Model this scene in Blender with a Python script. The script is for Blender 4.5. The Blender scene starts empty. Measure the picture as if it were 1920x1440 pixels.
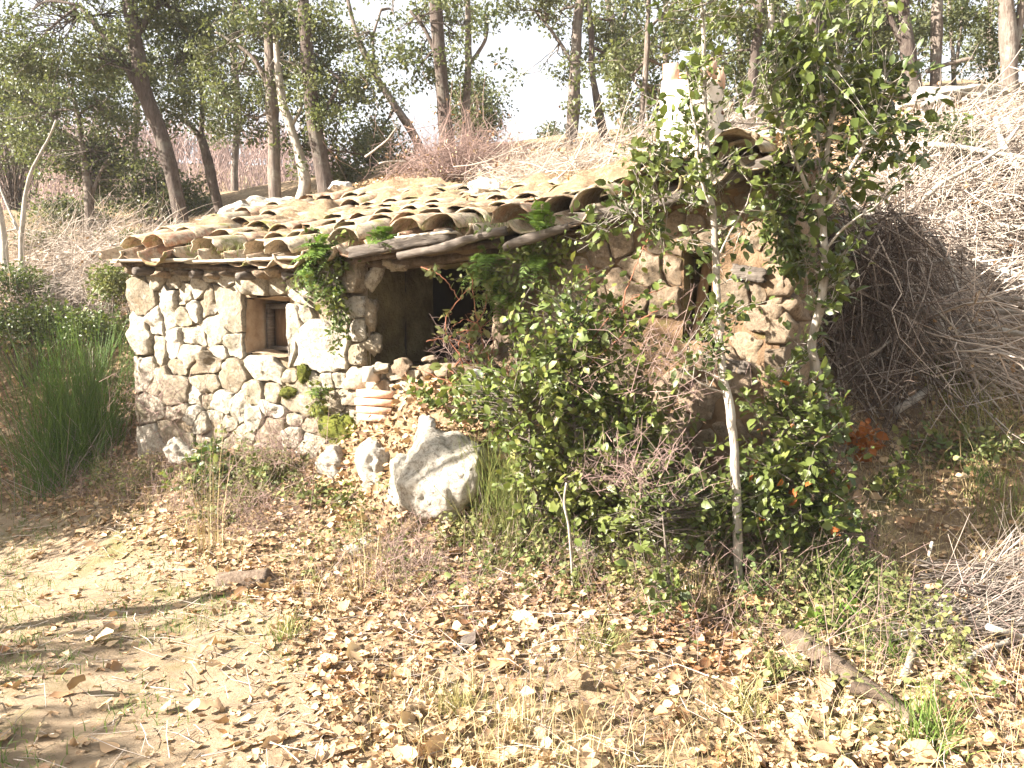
import bpy, bmesh, math
import numpy as np
from math import radians as R, sin, cos, pi

C = bpy.context.scene
COL = C.collection
rng = np.random.default_rng(11)

# ------------------------------------------------------------------ camera, sky, sun, exposure
CAM = np.array([0.0, 0.0, 1.6]); PITCH = R(5.0); F = 1507.0
cd = bpy.data.cameras.new('camera'); cam = bpy.data.objects.new('camera', cd); COL.objects.link(cam)
cam.location = CAM; cam.rotation_euler = (R(90) - PITCH, 0, 0)
cd.sensor_fit = 'HORIZONTAL'; cd.sensor_width = 36.0; cd.lens = 36.0 * F / 1920.0
cd.clip_start = 0.05; cd.clip_end = 2000
C.camera = cam
TO_SUN = np.array([-0.95, -0.26, 0.0]); TO_SUN /= np.linalg.norm(TO_SUN); SUN_EL = R(29)
w = bpy.data.worlds.new('World'); C.world = w; w.use_nodes = True
nt = w.node_tree; bg = nt.nodes['Background']
sky = nt.nodes.new('ShaderNodeTexSky'); sky.sky_type = 'NISHITA'; sky.sun_disc = False
sky.sun_elevation = SUN_EL; sky.sun_rotation = math.atan2(TO_SUN[0], TO_SUN[1])
sky.air_density = 1.0; sky.dust_density = 7.0; sky.ozone_density = 1.0; sky.altitude = 400
veil = nt.nodes.new('ShaderNodeMix'); veil.data_type = 'RGBA'; veil.inputs['Factor'].default_value = .75    # thin white cloud over the whole sky
nt.links.new(sky.outputs['Color'], veil.inputs['A']); veil.inputs['B'].default_value = (4.6, 4.7, 4.85, 1)
nt.links.new(veil.outputs['Result'], bg.inputs['Color']); bg.inputs['Strength'].default_value = 0.055
sd = bpy.data.lights.new('sun', 'SUN'); sd.energy = 5.0; sd.angle = R(0.5); sd.color = (1.0, 0.92, 0.845)
sun = bpy.data.objects.new('sun', sd); COL.objects.link(sun)
from mathutils import Vector, Matrix
sv = Vector((TO_SUN[0] * cos(SUN_EL), TO_SUN[1] * cos(SUN_EL), sin(SUN_EL)))
sun.rotation_euler = sv.to_track_quat('Z', 'Y').to_euler(); sun.location = (-20, -8, 20)
C.view_settings.view_transform = 'Standard'; C.view_settings.look = 'None'
C.view_settings.gamma = 1.0; C.view_settings.use_curve_mapping = False
C.view_settings.exposure = 2.55
C.cycles.max_bounces = 8; C.cycles.transparent_max_bounces = 4
C.cycles.diffuse_bounces = 4; C.cycles.glossy_bounces = 2; C.cycles.transmission_bounces = 4
C.cycles.volume_bounces = 1; C.cycles.volume_step_rate = 4.0
C.cycles.caustics_reflective = False; C.cycles.caustics_refractive = False

# ------------------------------------------------------------------ maths helpers
CA, SA = cos(R(90) - PITCH), sin(R(90) - PITCH)
def ray(px, py):
    vx, vy = (px - 960) / F, (720 - py) / F
    return np.array([vx, vy * CA + SA, vy * SA - CA])
def P(px, py, d):
    r = ray(px, py); return CAM + r * (d / r[1])
def smooth(a, b, x):
    t = np.clip((x - a) / (b - a), 0, 1); return t * t * (3 - 2 * t)
def vnoise(p, seed=0):
    p = np.asarray(p, float) + seed * 17.31
    i = np.floor(p).astype(np.int64); f = p - i; f = f * f * (3 - 2 * f)
    def h(dx, dy, dz):
        n = (i[:, 0] + dx) * 374761393 + (i[:, 1] + dy) * 668265263 + (i[:, 2] + dz) * 2147483647 + seed * 974711
        n = (n ^ (n >> 13)) * 1274126177; n = n ^ (n >> 16)
        return (n & 0xFFFF) / 32767.5 - 1.0
    x, y, z = f.T
    l = lambda a, b, t: a + (b - a) * t
    return l(l(l(h(0,0,0), h(1,0,0), x), l(h(0,1,0), h(1,1,0), x), y), l(l(h(0,0,1), h(1,0,1), x), l(h(0,1,1), h(1,1,1), x), y), z)
def fbm(p, seed=0, o=3):
    p = np.asarray(p, float); s = 0; a = 1.0
    for k in range(o): s = s + a * vnoise(p * 2 ** k, seed + k); a *= .5
    return s
def unit(v):
    v = np.asarray(v, float); return v / np.maximum(np.linalg.norm(v, axis=-1, keepdims=True), 1e-9)

# ------------------------------------------------------------------ object helpers
WL = {}
class MB:
    """collects vertices and faces; build() links them as ONE mesh object"""
    def __init__(s): s.v = []; s.f = {}; s.n = 0
    def add(s, v, f):
        v = np.asarray(v, float).reshape(-1, 3); s.v.append(v)
        for arr in (f if isinstance(f, list) else [f]):
            arr = np.asarray(arr, int)
            if arr.size: s.f.setdefault(arr.shape[1], []).append(arr + s.n)
        s.n += len(v); return s
    def mesh(s, name, m, shift=(0, 0, 0), flat=False):
        me = bpy.data.meshes.new(name)
        v = np.concatenate(s.v) - np.asarray(shift, float)
        loops = []; sizes = []
        for k, l in s.f.items():
            a = np.concatenate(l); loops.append(a.ravel()); sizes.append(np.full(len(a), k))
        loops = np.concatenate(loops); sizes = np.concatenate(sizes)
        me.vertices.add(len(v)); me.vertices.foreach_set('co', v.ravel().astype(np.float32))
        me.loops.add(len(loops)); me.loops.foreach_set('vertex_index', loops.astype(np.int32))
        me.polygons.add(len(sizes)); st = np.concatenate([[0], np.cumsum(sizes)[:-1]])
        me.polygons.foreach_set('loop_start', st.astype(np.int32)); me.polygons.foreach_set('loop_total', sizes.astype(np.int32))
        if not flat: me.polygons.foreach_set('use_smooth', np.ones(len(sizes), bool))
        me.update(calc_edges=True); me.validate()
        if m: me.materials.append(m)
        return me
    def build(s, name, m, parent=None, flat=False, kind=None):
        v = np.concatenate(s.v); lo, hi = v.min(0), v.max(0)
        c = np.array([(lo[0] + hi[0]) / 2, (lo[1] + hi[1]) / 2, lo[2]])
        return link(name, s.mesh(name, m, c, flat), c, parent, kind=kind)
def link(name, me, loc, parent=None, rot=None, kind=None):
    o = bpy.data.objects.new(name, me); COL.objects.link(o)
    loc = np.asarray(loc, float); WL[o.name] = loc
    if parent is not None:
        o.parent = parent; o.location = loc - WL[parent.name]
    else: o.location = loc
    if rot is not None: o.rotation_euler = rot
    if kind: o['kind'] = kind
    return o
def tag(o, label, cat, group=None):
    o['label'] = label; o['category'] = cat
    if group: o['group'] = group
    return o
def thing(name, loc, label, cat, group=None):
    o = link(name, None, loc); o.empty_display_size = .1
    return tag(o, label, cat, group)

# ------------------------------------------------------------------ geometry helpers
def tube(mb, pts, rad, sides=6, wob=0.0, seed=0, cap=True):
    pts = np.asarray(pts, float); n = len(pts); rad = np.broadcast_to(np.asarray(rad, float), (n,))
    t = unit(np.gradient(pts, axis=0))
    ref = np.array([0, 0, 1.0]) if abs(t[0][2]) < .9 else np.array([1.0, 0, 0])
    x = unit(np.cross(np.broadcast_to(ref, t.shape), t)); y = np.cross(t, x)
    a = np.linspace(0, 2 * pi, sides, endpoint=False)
    ring = pts[:, None] + rad[:, None, None] * (np.cos(a)[None, :, None] * x[:, None] + np.sin(a)[None, :, None] * y[:, None])
    if wob:
        q = ring.reshape(-1, 3); nn = fbm(q * (0.35 / max(rad.max(), 1e-3)), seed)
        ring = ring + (ring - pts[:, None]) * (wob * nn.reshape(n, sides))[:, :, None]
    i = np.arange(n - 1)[:, None] * sides + np.arange(sides)[None]
    j = np.arange(n - 1)[:, None] * sides + (np.arange(sides)[None] + 1) % sides
    f = np.stack([i, j, j + sides, i + sides], -1).reshape(-1, 4)
    fs = [f]
    v = ring.reshape(-1, 3)
    if cap:
        v = np.concatenate([v, pts[:1], pts[-1:]]); c0, c1 = n * sides, n * sides + 1
        k = np.arange(sides); k2 = (k + 1) % sides
        fs.append(np.stack([np.full(sides, c0), k2, k], -1)); o = (n - 1) * sides
        fs.append(np.stack([np.full(sides, c1), o + k, o + k2], -1))
    mb.add(v, fs); return mb
def spline(pts, n):
    pts = np.asarray(pts, float); k = len(pts)
    t = np.linspace(0, k - 1, n); i = np.minimum(t.astype(int), k - 2); f = (t - i)[:, None]
    pp = np.concatenate([[2 * pts[0] - pts[1]], pts, [2 * pts[-1] - pts[-2]]])
    a, b, c, d = pp[i], pp[i + 1], pp[i + 2], pp[i + 3]
    return .5 * (2 * b + (c - a) * f + (2 * a - 5 * b + 4 * c - d) * f ** 2 + (3 * b - a - 3 * c + d) * f ** 3)
def many_tubes(mb, pts, r0, r1, sides=3):
    """pts (N,K,3): N thin twigs at once"""
    pts = np.asarray(pts, float); N, K, _ = pts.shape
    t = unit(np.gradient(pts, axis=1)); ref = unit(rng.normal(size=(N, 1, 3)))
    x = unit(np.cross(np.broadcast_to(ref, t.shape), t)); y = np.cross(t, x)
    a = np.linspace(0, 2 * pi, sides, endpoint=False)
    s = np.linspace(0, 1, K)[None, :]; r = (np.reshape(r0, (-1, 1)) * (1 - s) + np.reshape(r1, (-1, 1)) * s) * np.ones((N, K))
    ring = pts[:, :, None] + r[:, :, None, None] * (np.cos(a)[:, None] * x[:, :, None] + np.sin(a)[:, None] * y[:, :, None])
    base = (np.arange(N) * K * sides)[:, None, None] + (np.arange(K - 1) * sides)[None, :, None]
    i = base + np.arange(sides); j = base + (np.arange(sides) + 1) % sides
    mb.add(ring.reshape(-1, 3), np.stack([i, j, j + sides, i + sides], -1).reshape(-1, 4)); return mb
# leaf templates: x across, y along, z up
def T_small(fold=.25):
    return np.array([[0, 0, 0], [-.5, .45, fold * .5], [0, 1, -.08], [.5, .45, fold * .5]]), np.array([[0, 3, 2], [0, 2, 1]])
def T_oval(fold=.2, droop=.15):
    v = [[0, 0, 0], [-.42, .25, fold * .42], [0, .3, .03], [.42, .25, fold * .42], [-.46, .65, fold * .46 - droop * .4], [0, .66, .02 - droop * .4], [.46, .65, fold * .46 - droop * .4], [0, 1.0, -droop]]
    return np.array(v), [np.array([[0, 2, 1], [0, 3, 2], [4, 5, 7], [5, 6, 7]]), np.array([[1, 2, 5, 4], [2, 3, 6, 5]])]
def T_long(curl=.2, fold=.3, wid=1.0):
    ys = [0, .12, .35, .6, .83, 1.0]; ws = [.03, .3, .5, .47, .27, .02]
    v = []; f = []
    for k, (y, w_) in enumerate(zip(ys, ws)):
        z = curl * (4 * (y - .5) ** 2 - .5) ; w_ *= wid
        v += [[-w_, y, z + fold * w_ * (1 + .4 * sin(k * 2.1))], [0, y, z], [w_, y, z + fold * w_ * (1 - .5 * sin(k * 1.7))]]
    for k in range(5):
        a = k * 3; f += [[a, a + 1, a + 4, a + 3], [a + 1, a + 2, a + 5, a + 4]]
    return np.array(v), np.array(f)
def leaves(mb, pos, axis, normal, size, tmpl, aspect=.6):
    v, f = tmpl; fl = f if isinstance(f, list) else [f]
    N = len(pos)
    if N == 0: return mb
    y = unit(axis); z = unit(normal - (normal * y).sum(-1, keepdims=True) * y); x = np.cross(y, z)
    s = np.reshape(size, (-1, 1, 1)) * np.ones((N, 1, 1))
    asp = np.reshape(aspect, (-1, 1, 1)) * np.ones((N, 1, 1))
    V = pos[:, None] + s * (v[None, :, 0:1] * asp * x[:, None] + v[None, :, 1:2] * y[:, None] + v[None, :, 2:3] * z[:, None])
    k = len(v)
    mb.add(V.reshape(-1, 3), [(a[None] + (np.arange(N) * k)[:, None, None]).reshape(-1, a.shape[1]) for a in fl]); return mb
def T_lit(curl=.1, fold=.2, wid=1.0):
    v = []; f = []
    for k, (y, w_) in enumerate(zip([0, .3, .68, 1.0], [.05, .5, .42, .06])):
        z = curl * (4 * (y - .5) ** 2 - .5); w_ *= wid; v += [[-w_, y, z + fold * w_ * (1 + .5 * sin(k * 2.1))], [0, y, z], [w_, y + .05, z + fold * w_ * (1 - .6 * sin(k * 1.7))]]
    for k in range(3):
        a = k * 3; f += [[a, a + 1, a + 4, a + 3], [a + 1, a + 2, a + 5, a + 4]]
    return np.array(v), np.array(f)
def rnd_dirs(n): return unit(rng.normal(size=(n, 3)))
def box(mb, c, ax, ay, az):
    c, ax, ay, az = [np.asarray(q, float) for q in (c, ax, ay, az)]
    v = [c + sx * ax + sy * ay + sz * az for sz in (-1, 1) for sy in (-1, 1) for sx in (-1, 1)]
    mb.add(v, np.array([[0, 2, 3, 1], [4, 5, 7, 6], [0, 1, 5, 4], [2, 6, 7, 3], [0, 4, 6, 2], [1, 3, 7, 5]])); return mb
_ico = {}
def ico(n):
    if n not in _ico:
        b = bmesh.new(); bmesh.ops.create_icosphere(b, subdivisions=n, radius=1)
        _ico[n] = (np.array([v.co[:] for v in b.verts]), np.array([[v.index for v in f.verts] for f in b.faces])); b.free()
    return _ico[n]
def rock(mb, c, size, seed, sub=3, rough=.22, rot=0.0, cuts=7):
    v, f = ico(sub); v = v.copy(); r = np.random.default_rng(seed)
    for k in range(cuts):                                    # flat broken faces
        d = unit(r.normal(size=3)); h = r.uniform(.55, .85); s = v @ d; m = s > h
        v[m] -= np.outer(s[m] - h, d) * .9
    v *= (1 + rough * fbm(v * 1.6, seed, 3) + .07 * fbm(v * 4, seed + 9, 3) - .06 * np.exp(-(fbm(v * 2.3, seed + 4, 2) / .06) ** 2))[:, None]
    v *= np.asarray(size, float)
    c_, s_ = cos(rot), sin(rot); v = np.stack([v[:, 0] * c_ - v[:, 1] * s_, v[:, 0] * s_ + v[:, 1] * c_, v[:, 2]], -1)
    mb.add(v + np.asarray(c, float), f); return mb

# ------------------------------------------------------------------ materials
def newmat(name, rough=.85):
    m = bpy.data.materials.new(name); m.use_nodes = True; t = m.node_tree
    b = t.nodes['Principled BSDF']; b.inputs['Roughness'].default_value = rough
    b.inputs['Specular IOR Level'].default_value = .25
    return m, t, b
def N(t, typ, **kw):
    n = t.nodes.new(typ)
    for k, v in kw.items():
        if k in n.inputs.keys(): n.inputs[k].default_value = v
        else: setattr(n, k, v)
    return n
def ramp(t, fac, stops):
    r = t.nodes.new('ShaderNodeValToRGB'); e = r.color_ramp.elements
    while len(e) < len(stops): e.new(.5)
    for k, (p, c) in enumerate(stops): e[k].position = p; e[k].color = (*c, 1)
    t.links.new(fac, r.inputs['Fac']); return r.outputs['Color']
def mix(t, fac, a, b, typ='MIX'):
    n = t.nodes.new('ShaderNodeMix'); n.data_type = 'RGBA'; n.blend_type = typ
    for s, v in ((n.inputs['Factor'], fac), (n.inputs['A'], a), (n.inputs['B'], b)):
        if hasattr(v, 'links') or hasattr(v, 'is_linked'): t.links.new(v, s)
        elif isinstance(v, tuple): s.default_value = (*v, 1)
        else: s.default_value = v
    return n.outputs['Result']
def wpos(t):
    return t.nodes.new('ShaderNodeNewGeometry').outputs['Position']
def noise(t, scale, detail=6, rough=.6, vec=None, dist=0.0):
    n = N(t, 'ShaderNodeTexNoise', Scale=scale, Detail=detail, Roughness=rough, Distortion=dist)
    t.links.new(vec if vec is not None else wpos(t), n.inputs['Vector']); return n.outputs['Fac']
def thresh(t, fac, a, b):
    n = N(t, 'ShaderNodeMapRange'); n.inputs['From Min'].default_value = a; n.inputs['From Max'].default_value = b
    t.links.new(fac, n.inputs['Value']); return n.outputs['Result']
def bump(t, b, h, strength=.5, dist=.02):
    n = N(t, 'ShaderNodeBump', Strength=strength, Distance=dist); t.links.new(h, n.inputs['Height']); t.links.new(n.outputs['Normal'], b.inputs['Normal'])
def leafmat(name, stops, trans=.25, rough=.45, spec=.4):
    m, t, b = newmat(name, rough); b.inputs['Specular IOR Level'].default_value = spec
    g = t.nodes.new('ShaderNodeNewGeometry'); c = ramp(t, g.outputs['Random Per Island'], stops)
    n1 = noise(t, 2.2, 3); c = mix(t, thresh(t, n1, .3, .75), c, mix(t, .6, c, stops[-1][1]))
    t.links.new(c, b.inputs['Base Color'])
    tr = N(t, 'ShaderNodeBsdfTranslucent'); cc = mix(t, .5, c, (.9, 1.0, .35), 'MULTIPLY'); t.links.new(cc, tr.inputs['Color'])
    mx = N(t, 'ShaderNodeMixShader'); mx.inputs[0].default_value = trans
    t.links.new(b.outputs[0], mx.inputs[1]); t.links.new(tr.outputs[0], mx.inputs[2]); t.links.new(mx.outputs[0], t.nodes['Material Output'].inputs['Surface'])
    return m
def plainmat(name, stops, scale=12, rough=.85, bstr=.4, bdist=.01, stretch=None, island=False, rand=.25):
    m, t, b = newmat(name, rough); vec = wpos(t)
    if stretch is not None:
        mp = N(t, 'ShaderNodeMapping'); mp.inputs['Scale'].default_value = stretch; t.links.new(vec, mp.inputs['Vector']); vec = mp.outputs['Vector']
    f = noise(t, scale, 8, .65, vec)
    c = ramp(t, thresh(t, f, .28, .72), stops)
    if island: rv = t.nodes.new('ShaderNodeNewGeometry').outputs['Random Per Island']
    else: rv = t.nodes.new('ShaderNodeObjectInfo').outputs['Random']
    r = ramp(t, rv, [(0, (1 - rand,) * 3), (1, (1 + rand,) * 3)])
    c = mix(t, 1.0, c, r, 'MULTIPLY'); t.links.new(c, b.inputs['Base Color'])
    bump(t, b, noise(t, scale * 3, 8, .7, vec), bstr, bdist); return m
M = {}
def stonemat(name, base, lich, moss_amt):
    m, t, b = newmat(name, .9)
    r = t.nodes.new('ShaderNodeObjectInfo').outputs['Random']
    c = ramp(t, r, base)
    big = noise(t, 5, 6, .6); fine = noise(t, 38, 9, .8); mid = noise(t, 16, 6, .65, dist=.6)
    c = mix(t, thresh(t, mid, .52, .72), c, lich)
    c = mix(t, thresh(t, fine, .47, .62), c, mix(t, .75, c, (.085, .062, .038)))
    c = mix(t, thresh(t, big, .56, .75), c, mix(t, .5, c, (.30, .21, .11)))
    if moss_amt:
        mm = noise(t, 3.2, 5, .7); c = mix(t, thresh(t, mm, .66 - moss_amt, .80 - moss_amt), c, (.115, .125, .025))
    t.links.new(c, b.inputs['Base Color']); h = mix(t, .4, fine, mid); bump(t, b, h, 1.0, .035); return m
M['stone'] = stonemat('stone', [(0, (.22, .175, .115)), (.3, (.32, .27, .19)), (.65, (.41, .365, .28)), (1, (.52, .475, .39))], (.49, .445, .36), .06)
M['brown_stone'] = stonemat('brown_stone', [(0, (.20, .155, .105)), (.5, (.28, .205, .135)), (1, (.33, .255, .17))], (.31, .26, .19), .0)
M['boulder'] = stonemat('boulder', [(0, (.42, .385, .31)), (1, (.50, .465, .39))], (.60, .56, .48), .05)
M['white_rock'] = stonemat('white_rock', [(0, (.55, .52, .45)), (1, (.66, .62, .55))], (.62, .6, .54), .0)
def mortarmat():
    m, t, b = newmat('mortar', .95); p = wpos(t)
    sx = N(t, 'ShaderNodeSeparateXYZ'); t.links.new(p, sx.inputs[0])
    zone = thresh(t, sx.outputs['X'], -.9, .35)
    a = ramp(t, noise(t, 9, 8, .7), [(.3, (.13, .095, .055)), (.55, (.27, .21, .135)), (.75, (.43, .365, .265))])
    o = ramp(t, noise(t, 7, 8, .7), [(.3, (.14, .085, .045)), (.55, (.23, .15, .085)), (.75, (.31, .215, .13))])
    c = mix(t, zone, a, o); mm = noise(t, 4, 5, .7)
    c = mix(t, thresh(t, mm, .6, .72), c, (.15, .135, .04)); t.links.new(c, b.inputs['Base Color'])
    bump(t, b, mix(t, .5, noise(t, 30, 9, .75), noise(t, 90, 5, .7)), 1.0, .03); return m
M['mortar'] = mortarmat()
M['plaster'] = plainmat('plaster', [(.0, (.24, .16, .10)), (.5, (.36, .27, .18)), (1, (.46, .37, .27))], 7, .95, .7, .02)
M['shaded_plaster'] = plainmat('shaded_plaster', [(.0, (.05, .036, .02)), (.5, (.13, .105, .05)), (1, (.24, .20, .10))], 5, .95, 1.0, .04)  # plaster with the shade of the reveals put into its colour, plus mossy brown
M['tile'] = None
def tilemat():
    m, t, b = newmat('roof_tile_clay', .9)
    r = t.nodes.new('ShaderNodeObjectInfo').outputs['Random']
    c = ramp(t, r, [(0, (.27, .145, .09)), (.3, (.33, .225, .145)), (.65, (.36, .285, .20)), (1, (.30, .245, .175))])
    g = noise(t, 14, 8, .7); c = mix(t, thresh(t, g, .46, .66), c, (.42, .375, .27))
    k = noise(t, 40, 8, .75); c = mix(t, thresh(t, k, .48, .66), c, (.13, .10, .06))
    ms = noise(t, 4.5, 5, .7); c = mix(t, thresh(t, ms, .54, .66), c, (.15, .15, .045))
    t.links.new(c, b.inputs['Base Color']); bump(t, b, k, .7, .01); return m
M['tile'] = tilemat()
M['grey_wood'] = plainmat('grey_wood', [(0, (.055, .045, .036)), (.5, (.12, .10, .08)), (1, (.21, .18, .145))], 22, .9, .9, .012, stretch=(.35, .35, 2.2))
M['pale_wood'] = plainmat('pale_wood', [(0, (.30, .25, .18)), (.5, (.44, .38, .29)), (1, (.55, .49, .40))], 22, .9, .7, .01, stretch=(.4, .4, 2.0))
M['brown_wood'] = plainmat('brown_wood', [(0, (.14, .08, .045)), (.5, (.22, .135, .075)), (1, (.30, .20, .12))], 20, .9, .7, .01, stretch=(2, 2, .3))
M['brick'] = plainmat('brick', [(0, (.50, .27, .17)), (.5, (.60, .38, .26)), (1, (.66, .50, .38))], 18, .9, .5, .006)
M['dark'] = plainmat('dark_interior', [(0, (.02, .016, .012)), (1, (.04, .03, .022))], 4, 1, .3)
M['chimney'] = plainmat('chimney_render', [(0, (.33, .27, .20)), (.4, (.54, .48, .39)), (1, (.66, .61, .53))], 6, .95, .9, .02)
def barkmat(name, a, b_, c_, lich):
    m, t, b = newmat(name, .95); vec = wpos(t)
    mp = N(t, 'ShaderNodeMapping'); mp.inputs['Scale'].default_value = (1, 1, .22); t.links.new(vec, mp.inputs['Vector'])
    f = noise(t, 30, 8, .7, mp.outputs['Vector']); c = ramp(t, thresh(t, f, .3, .7), [(0, a), (.5, b_), (1, c_)])
    l = noise(t, 5, 5, .7); c = mix(t, thresh(t, l, .52, .66), c, lich); t.links.new(c, b.inputs['Base Color'])
    bump(t, b, f, .9, .03); return m
M['bark'] = barkmat('bark', (.075, .055, .042), (.15, .12, .095), (.24, .20, .165), (.24, .22, .18))
M['dark_bark'] = barkmat('dark_bark', (.045, .032, .026), (.085, .065, .052), (.14, .11, .09), (.13, .115, .09))
M['pale_bark'] = barkmat('pale_bark', (.22, .19, .15), (.36, .32, .26), (.46, .42, .36), (.50, .47, .40))
M['twig'] = plainmat('dry_twig', [(0, (.24, .19, .15)), (.5, (.38, .32, .26)), (1, (.50, .44, .37))], 5, .9, .2, .002, island=True, rand=.45)
M['shaded_twig'] = plainmat('shaded_twig', [(0, (.05, .036, .028)), (.5, (.10, .075, .058)), (1, (.18, .14, .11))], 4, .9, .2, .002, island=True, rand=.5)  # twig colour darkened to paint in the shade of the hollow
M['grey_twig'] = plainmat('grey_twig', [(0, (.12, .095, .075)), (.5, (.23, .19, .155)), (1, (.36, .31, .26))], 5, .9, .2, .002, island=True, rand=.5)
M['dead_log'] = plainmat('dead_log', [(0, (.06, .042, .028)), (.5, (.13, .095, .066)), (1, (.23, .18, .13))], 22, .95, 1.0, .02)
M['red_stem'] = plainmat('red_stem', [(0, (.20, .075, .04)), (1, (.34, .15, .08))], 10, .7, .2, .002, island=True)
M['oak_leaf'] = leafmat('oak_leaf', [(0, (.026, .048, .012)), (.4, (.055, .088, .018)), (.8, (.10, .135, .028)), (1, (.16, .18, .042))], .28, .46, .45)
M['far_leaf'] = leafmat('far_leaf', [(0, (.042, .062, .024)), (.4, (.078, .100, .038)), (.8, (.125, .142, .055)), (1, (.175, .175, .075))], .42, .45, .45)
M['bramble_leaf'] = leafmat('bramble_leaf', [(0, (.028, .055, .012)), (.4, (.065, .11, .020)), (.8, (.115, .16, .030)), (1, (.20, .20, .05))], .28, .48, .4)
M['fern_leaf'] = leafmat('fern_leaf', [(0, (.055, .11, .018)), (.5, (.095, .17, .028)), (1, (.16, .23, .045))], .35, .5, .3)
M['weed_leaf'] = leafmat('weed_leaf', [(0, (.05, .09, .02)), (.5, (.10, .15, .04)), (.85, (.17, .19, .06)), (1, (.26, .22, .09))], .3, .55, .3)
M['broom'] = leafmat('broom_stem', [(0, (.045, .10, .016)), (.5, (.08, .17, .025)), (1, (.15, .24, .045))], .2, .5, .3)
M['rush'] = leafmat('rush_stem', [(0, (.06, .11, .02)), (.5, (.11, .18, .03)), (.85, (.20, .23, .06)), (1, (.36, .30, .12))], .25, .5, .3)
M['grass'] = leafmat('grass_blade', [(0, (.07, .11, .025)), (.45, (.15, .18, .05)), (.8, (.30, .27, .10)), (1, (.44, .36, .18))], .3, .6, .2)
M['green_grass'] = leafmat('green_grass_blade', [(0, (.05, .11, .02)), (.5, (.09, .17, .03)), (1, (.19, .24, .06))], .3, .5, .3)
M['dry_grass'] = leafmat('dry_grass_blade', [(0, (.28, .20, .09)), (.5, (.42, .32, .16)), (1, (.55, .45, .26))], .25, .7, .2)
M['dry_leaf'] = leafmat('dry_leaf', [(0, (.09, .038, .016)), (.25, (.21, .10, .042)), (.55, (.36, .20, .092)), (.8, (.46, .295, .155)), (1, (.58, .45, .29))], .12, .65, .25)
M['red_leaf'] = leafmat('red_leaf', [(0, (.22, .055, .015)), (1, (.40, .15, .035))], .3, .55, .3)
M['bare'] = plainmat('bare_twig', [(0, (.19, .125, .105)), (.5, (.265, .185, .155)), (1, (.34, .25, .205))], 3, .95, .1, .002, island=True, rand=.3)
def groundmat():
    m, t, b = newmat('ground_soil', .97)
    c = ramp(t, noise(t, 2.1, 7, .65), [(.3, (.13, .085, .048)), (.5, (.22, .15, .085)), (.7, (.32, .235, .14))])
    c = mix(t, thresh(t, noise(t, 26, 8, .75), .48, .62), c, (.40, .295, .175))
    c = mix(t, thresh(t, noise(t, 1.1, 4, .6), .58, .70), c, (.13, .125, .045))
    t.links.new(c, b.inputs['Base Color']); bump(t, b, noise(t, 24, 9, .75), 1, .04); return m
M['ground'] = groundmat()
def pathmat():
    m, t, b = newmat('path_dirt', .97)
    c = ramp(t, noise(t, 3.0, 7, .7), [(.3, (.24, .17, .105)), (.5, (.35, .26, .165)), (.7, (.43, .33, .22))])
    c = mix(t, thresh(t, noise(t, 60, 8, .8), .5, .66), c, (.22, .155, .085))
    c = mix(t, thresh(t, noise(t, 1.6, 5, .7), .52, .68), c, (.17, .155, .06))
    t.links.new(c, b.inputs['Base Color']); bump(t, b, noise(t, 55, 9, .8), 1, .025); return m
M['path'] = pathmat()

# ------------------------------------------------------------------ terrain
A2 = np.array([-3.1, 6.6]); B2 = np.array([1.42, 4.3])
U2 = (B2 - A2); WLEN = np.linalg.norm(U2); U2 /= WLEN; N2 = np.array([-U2[1], U2[0]])   # N2 points away from the camera
U3 = np.array([*U2, 0]); N3 = np.array([*N2, 0]); Z3 = np.array([0, 0, 1.0])
ctl = []
for x in (-6, -3, 0, 3, 6):
    ctl.append((x, -2.5, .0)); ctl.append((x, .3, .0))
ctl += [(-6, 3, -.02), (-3, 3, 0), (-1.5, 2.6, 0), (0, 2.6, 0.02), (1.8, 2.7, .06), (4, 2.6, .3), (7, 3, 1.2)]
for px, py, d in [(700, 1150, 4.0), (820, 965, 4.85), (400, 1040, 5.0), (300, 880, 6.2), (100, 1000, 5.8), (0, 945, 6.9), (140, 900, 6.9), (-200, 900, 7.6),
                  (60, 640, 8.8), (100, 520, 10), (340, 445, 11), (165, 462, 12), (20, 470, 11.5), (230, 560, 9.0), (-300, 560, 10),
                  (515, 392, 10.3), (620, 372, 10.2), (850, 300, 10.2), (790, 290, 12), (970, 290, 11), (1150, 285, 10), (1400, 262, 9.0), (1720, 196, 9.2), (1900, 178, 9.2), (2200, 150, 9.5),
                  (1655, 815, 5.0), (1850, 855, 4.6), (1890, 700, 5.5), (1830, 520, 6.5), (1620, 370, 7.0), (1900, 330, 7.3), (1760, 300, 7.4), (2150, 500, 6.5),
                  (1750, 1150, 3.75), (1900, 1000, 4.2), (1500, 1050, 4.0), (1200, 985, 4.4), (1430, 945, 4.25), (1000, 990, 4.6), (560, 960, 5.3), (1150, 1150, 3.75)]:
    ctl.append(tuple(P(px, py, d)))
for s, t_, z in [(0, 2.7, 2.72), (2.4, 2.5, 2.72), (4.9, 1.5, 2.55)]:
    q = A2 + U2 * s + N2 * t_; ctl.append((*q, z))
ctl = np.array(ctl)
def _tps():
    n = len(ctl); X = ctl[:, :2]; K = np.linalg.norm(X[:, None] - X[None], axis=-1); K = K - np.eye(n) * .02
    Q = np.concatenate([np.ones((n, 1)), X], 1); Amat = np.zeros((n + 3, n + 3)); Amat[:n, :n] = K; Amat[:n, n:] = Q; Amat[n:, :n] = Q.T
    return np.linalg.solve(Amat, np.concatenate([ctl[:, 2], np.zeros(3)]))
_w = _tps()
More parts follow.
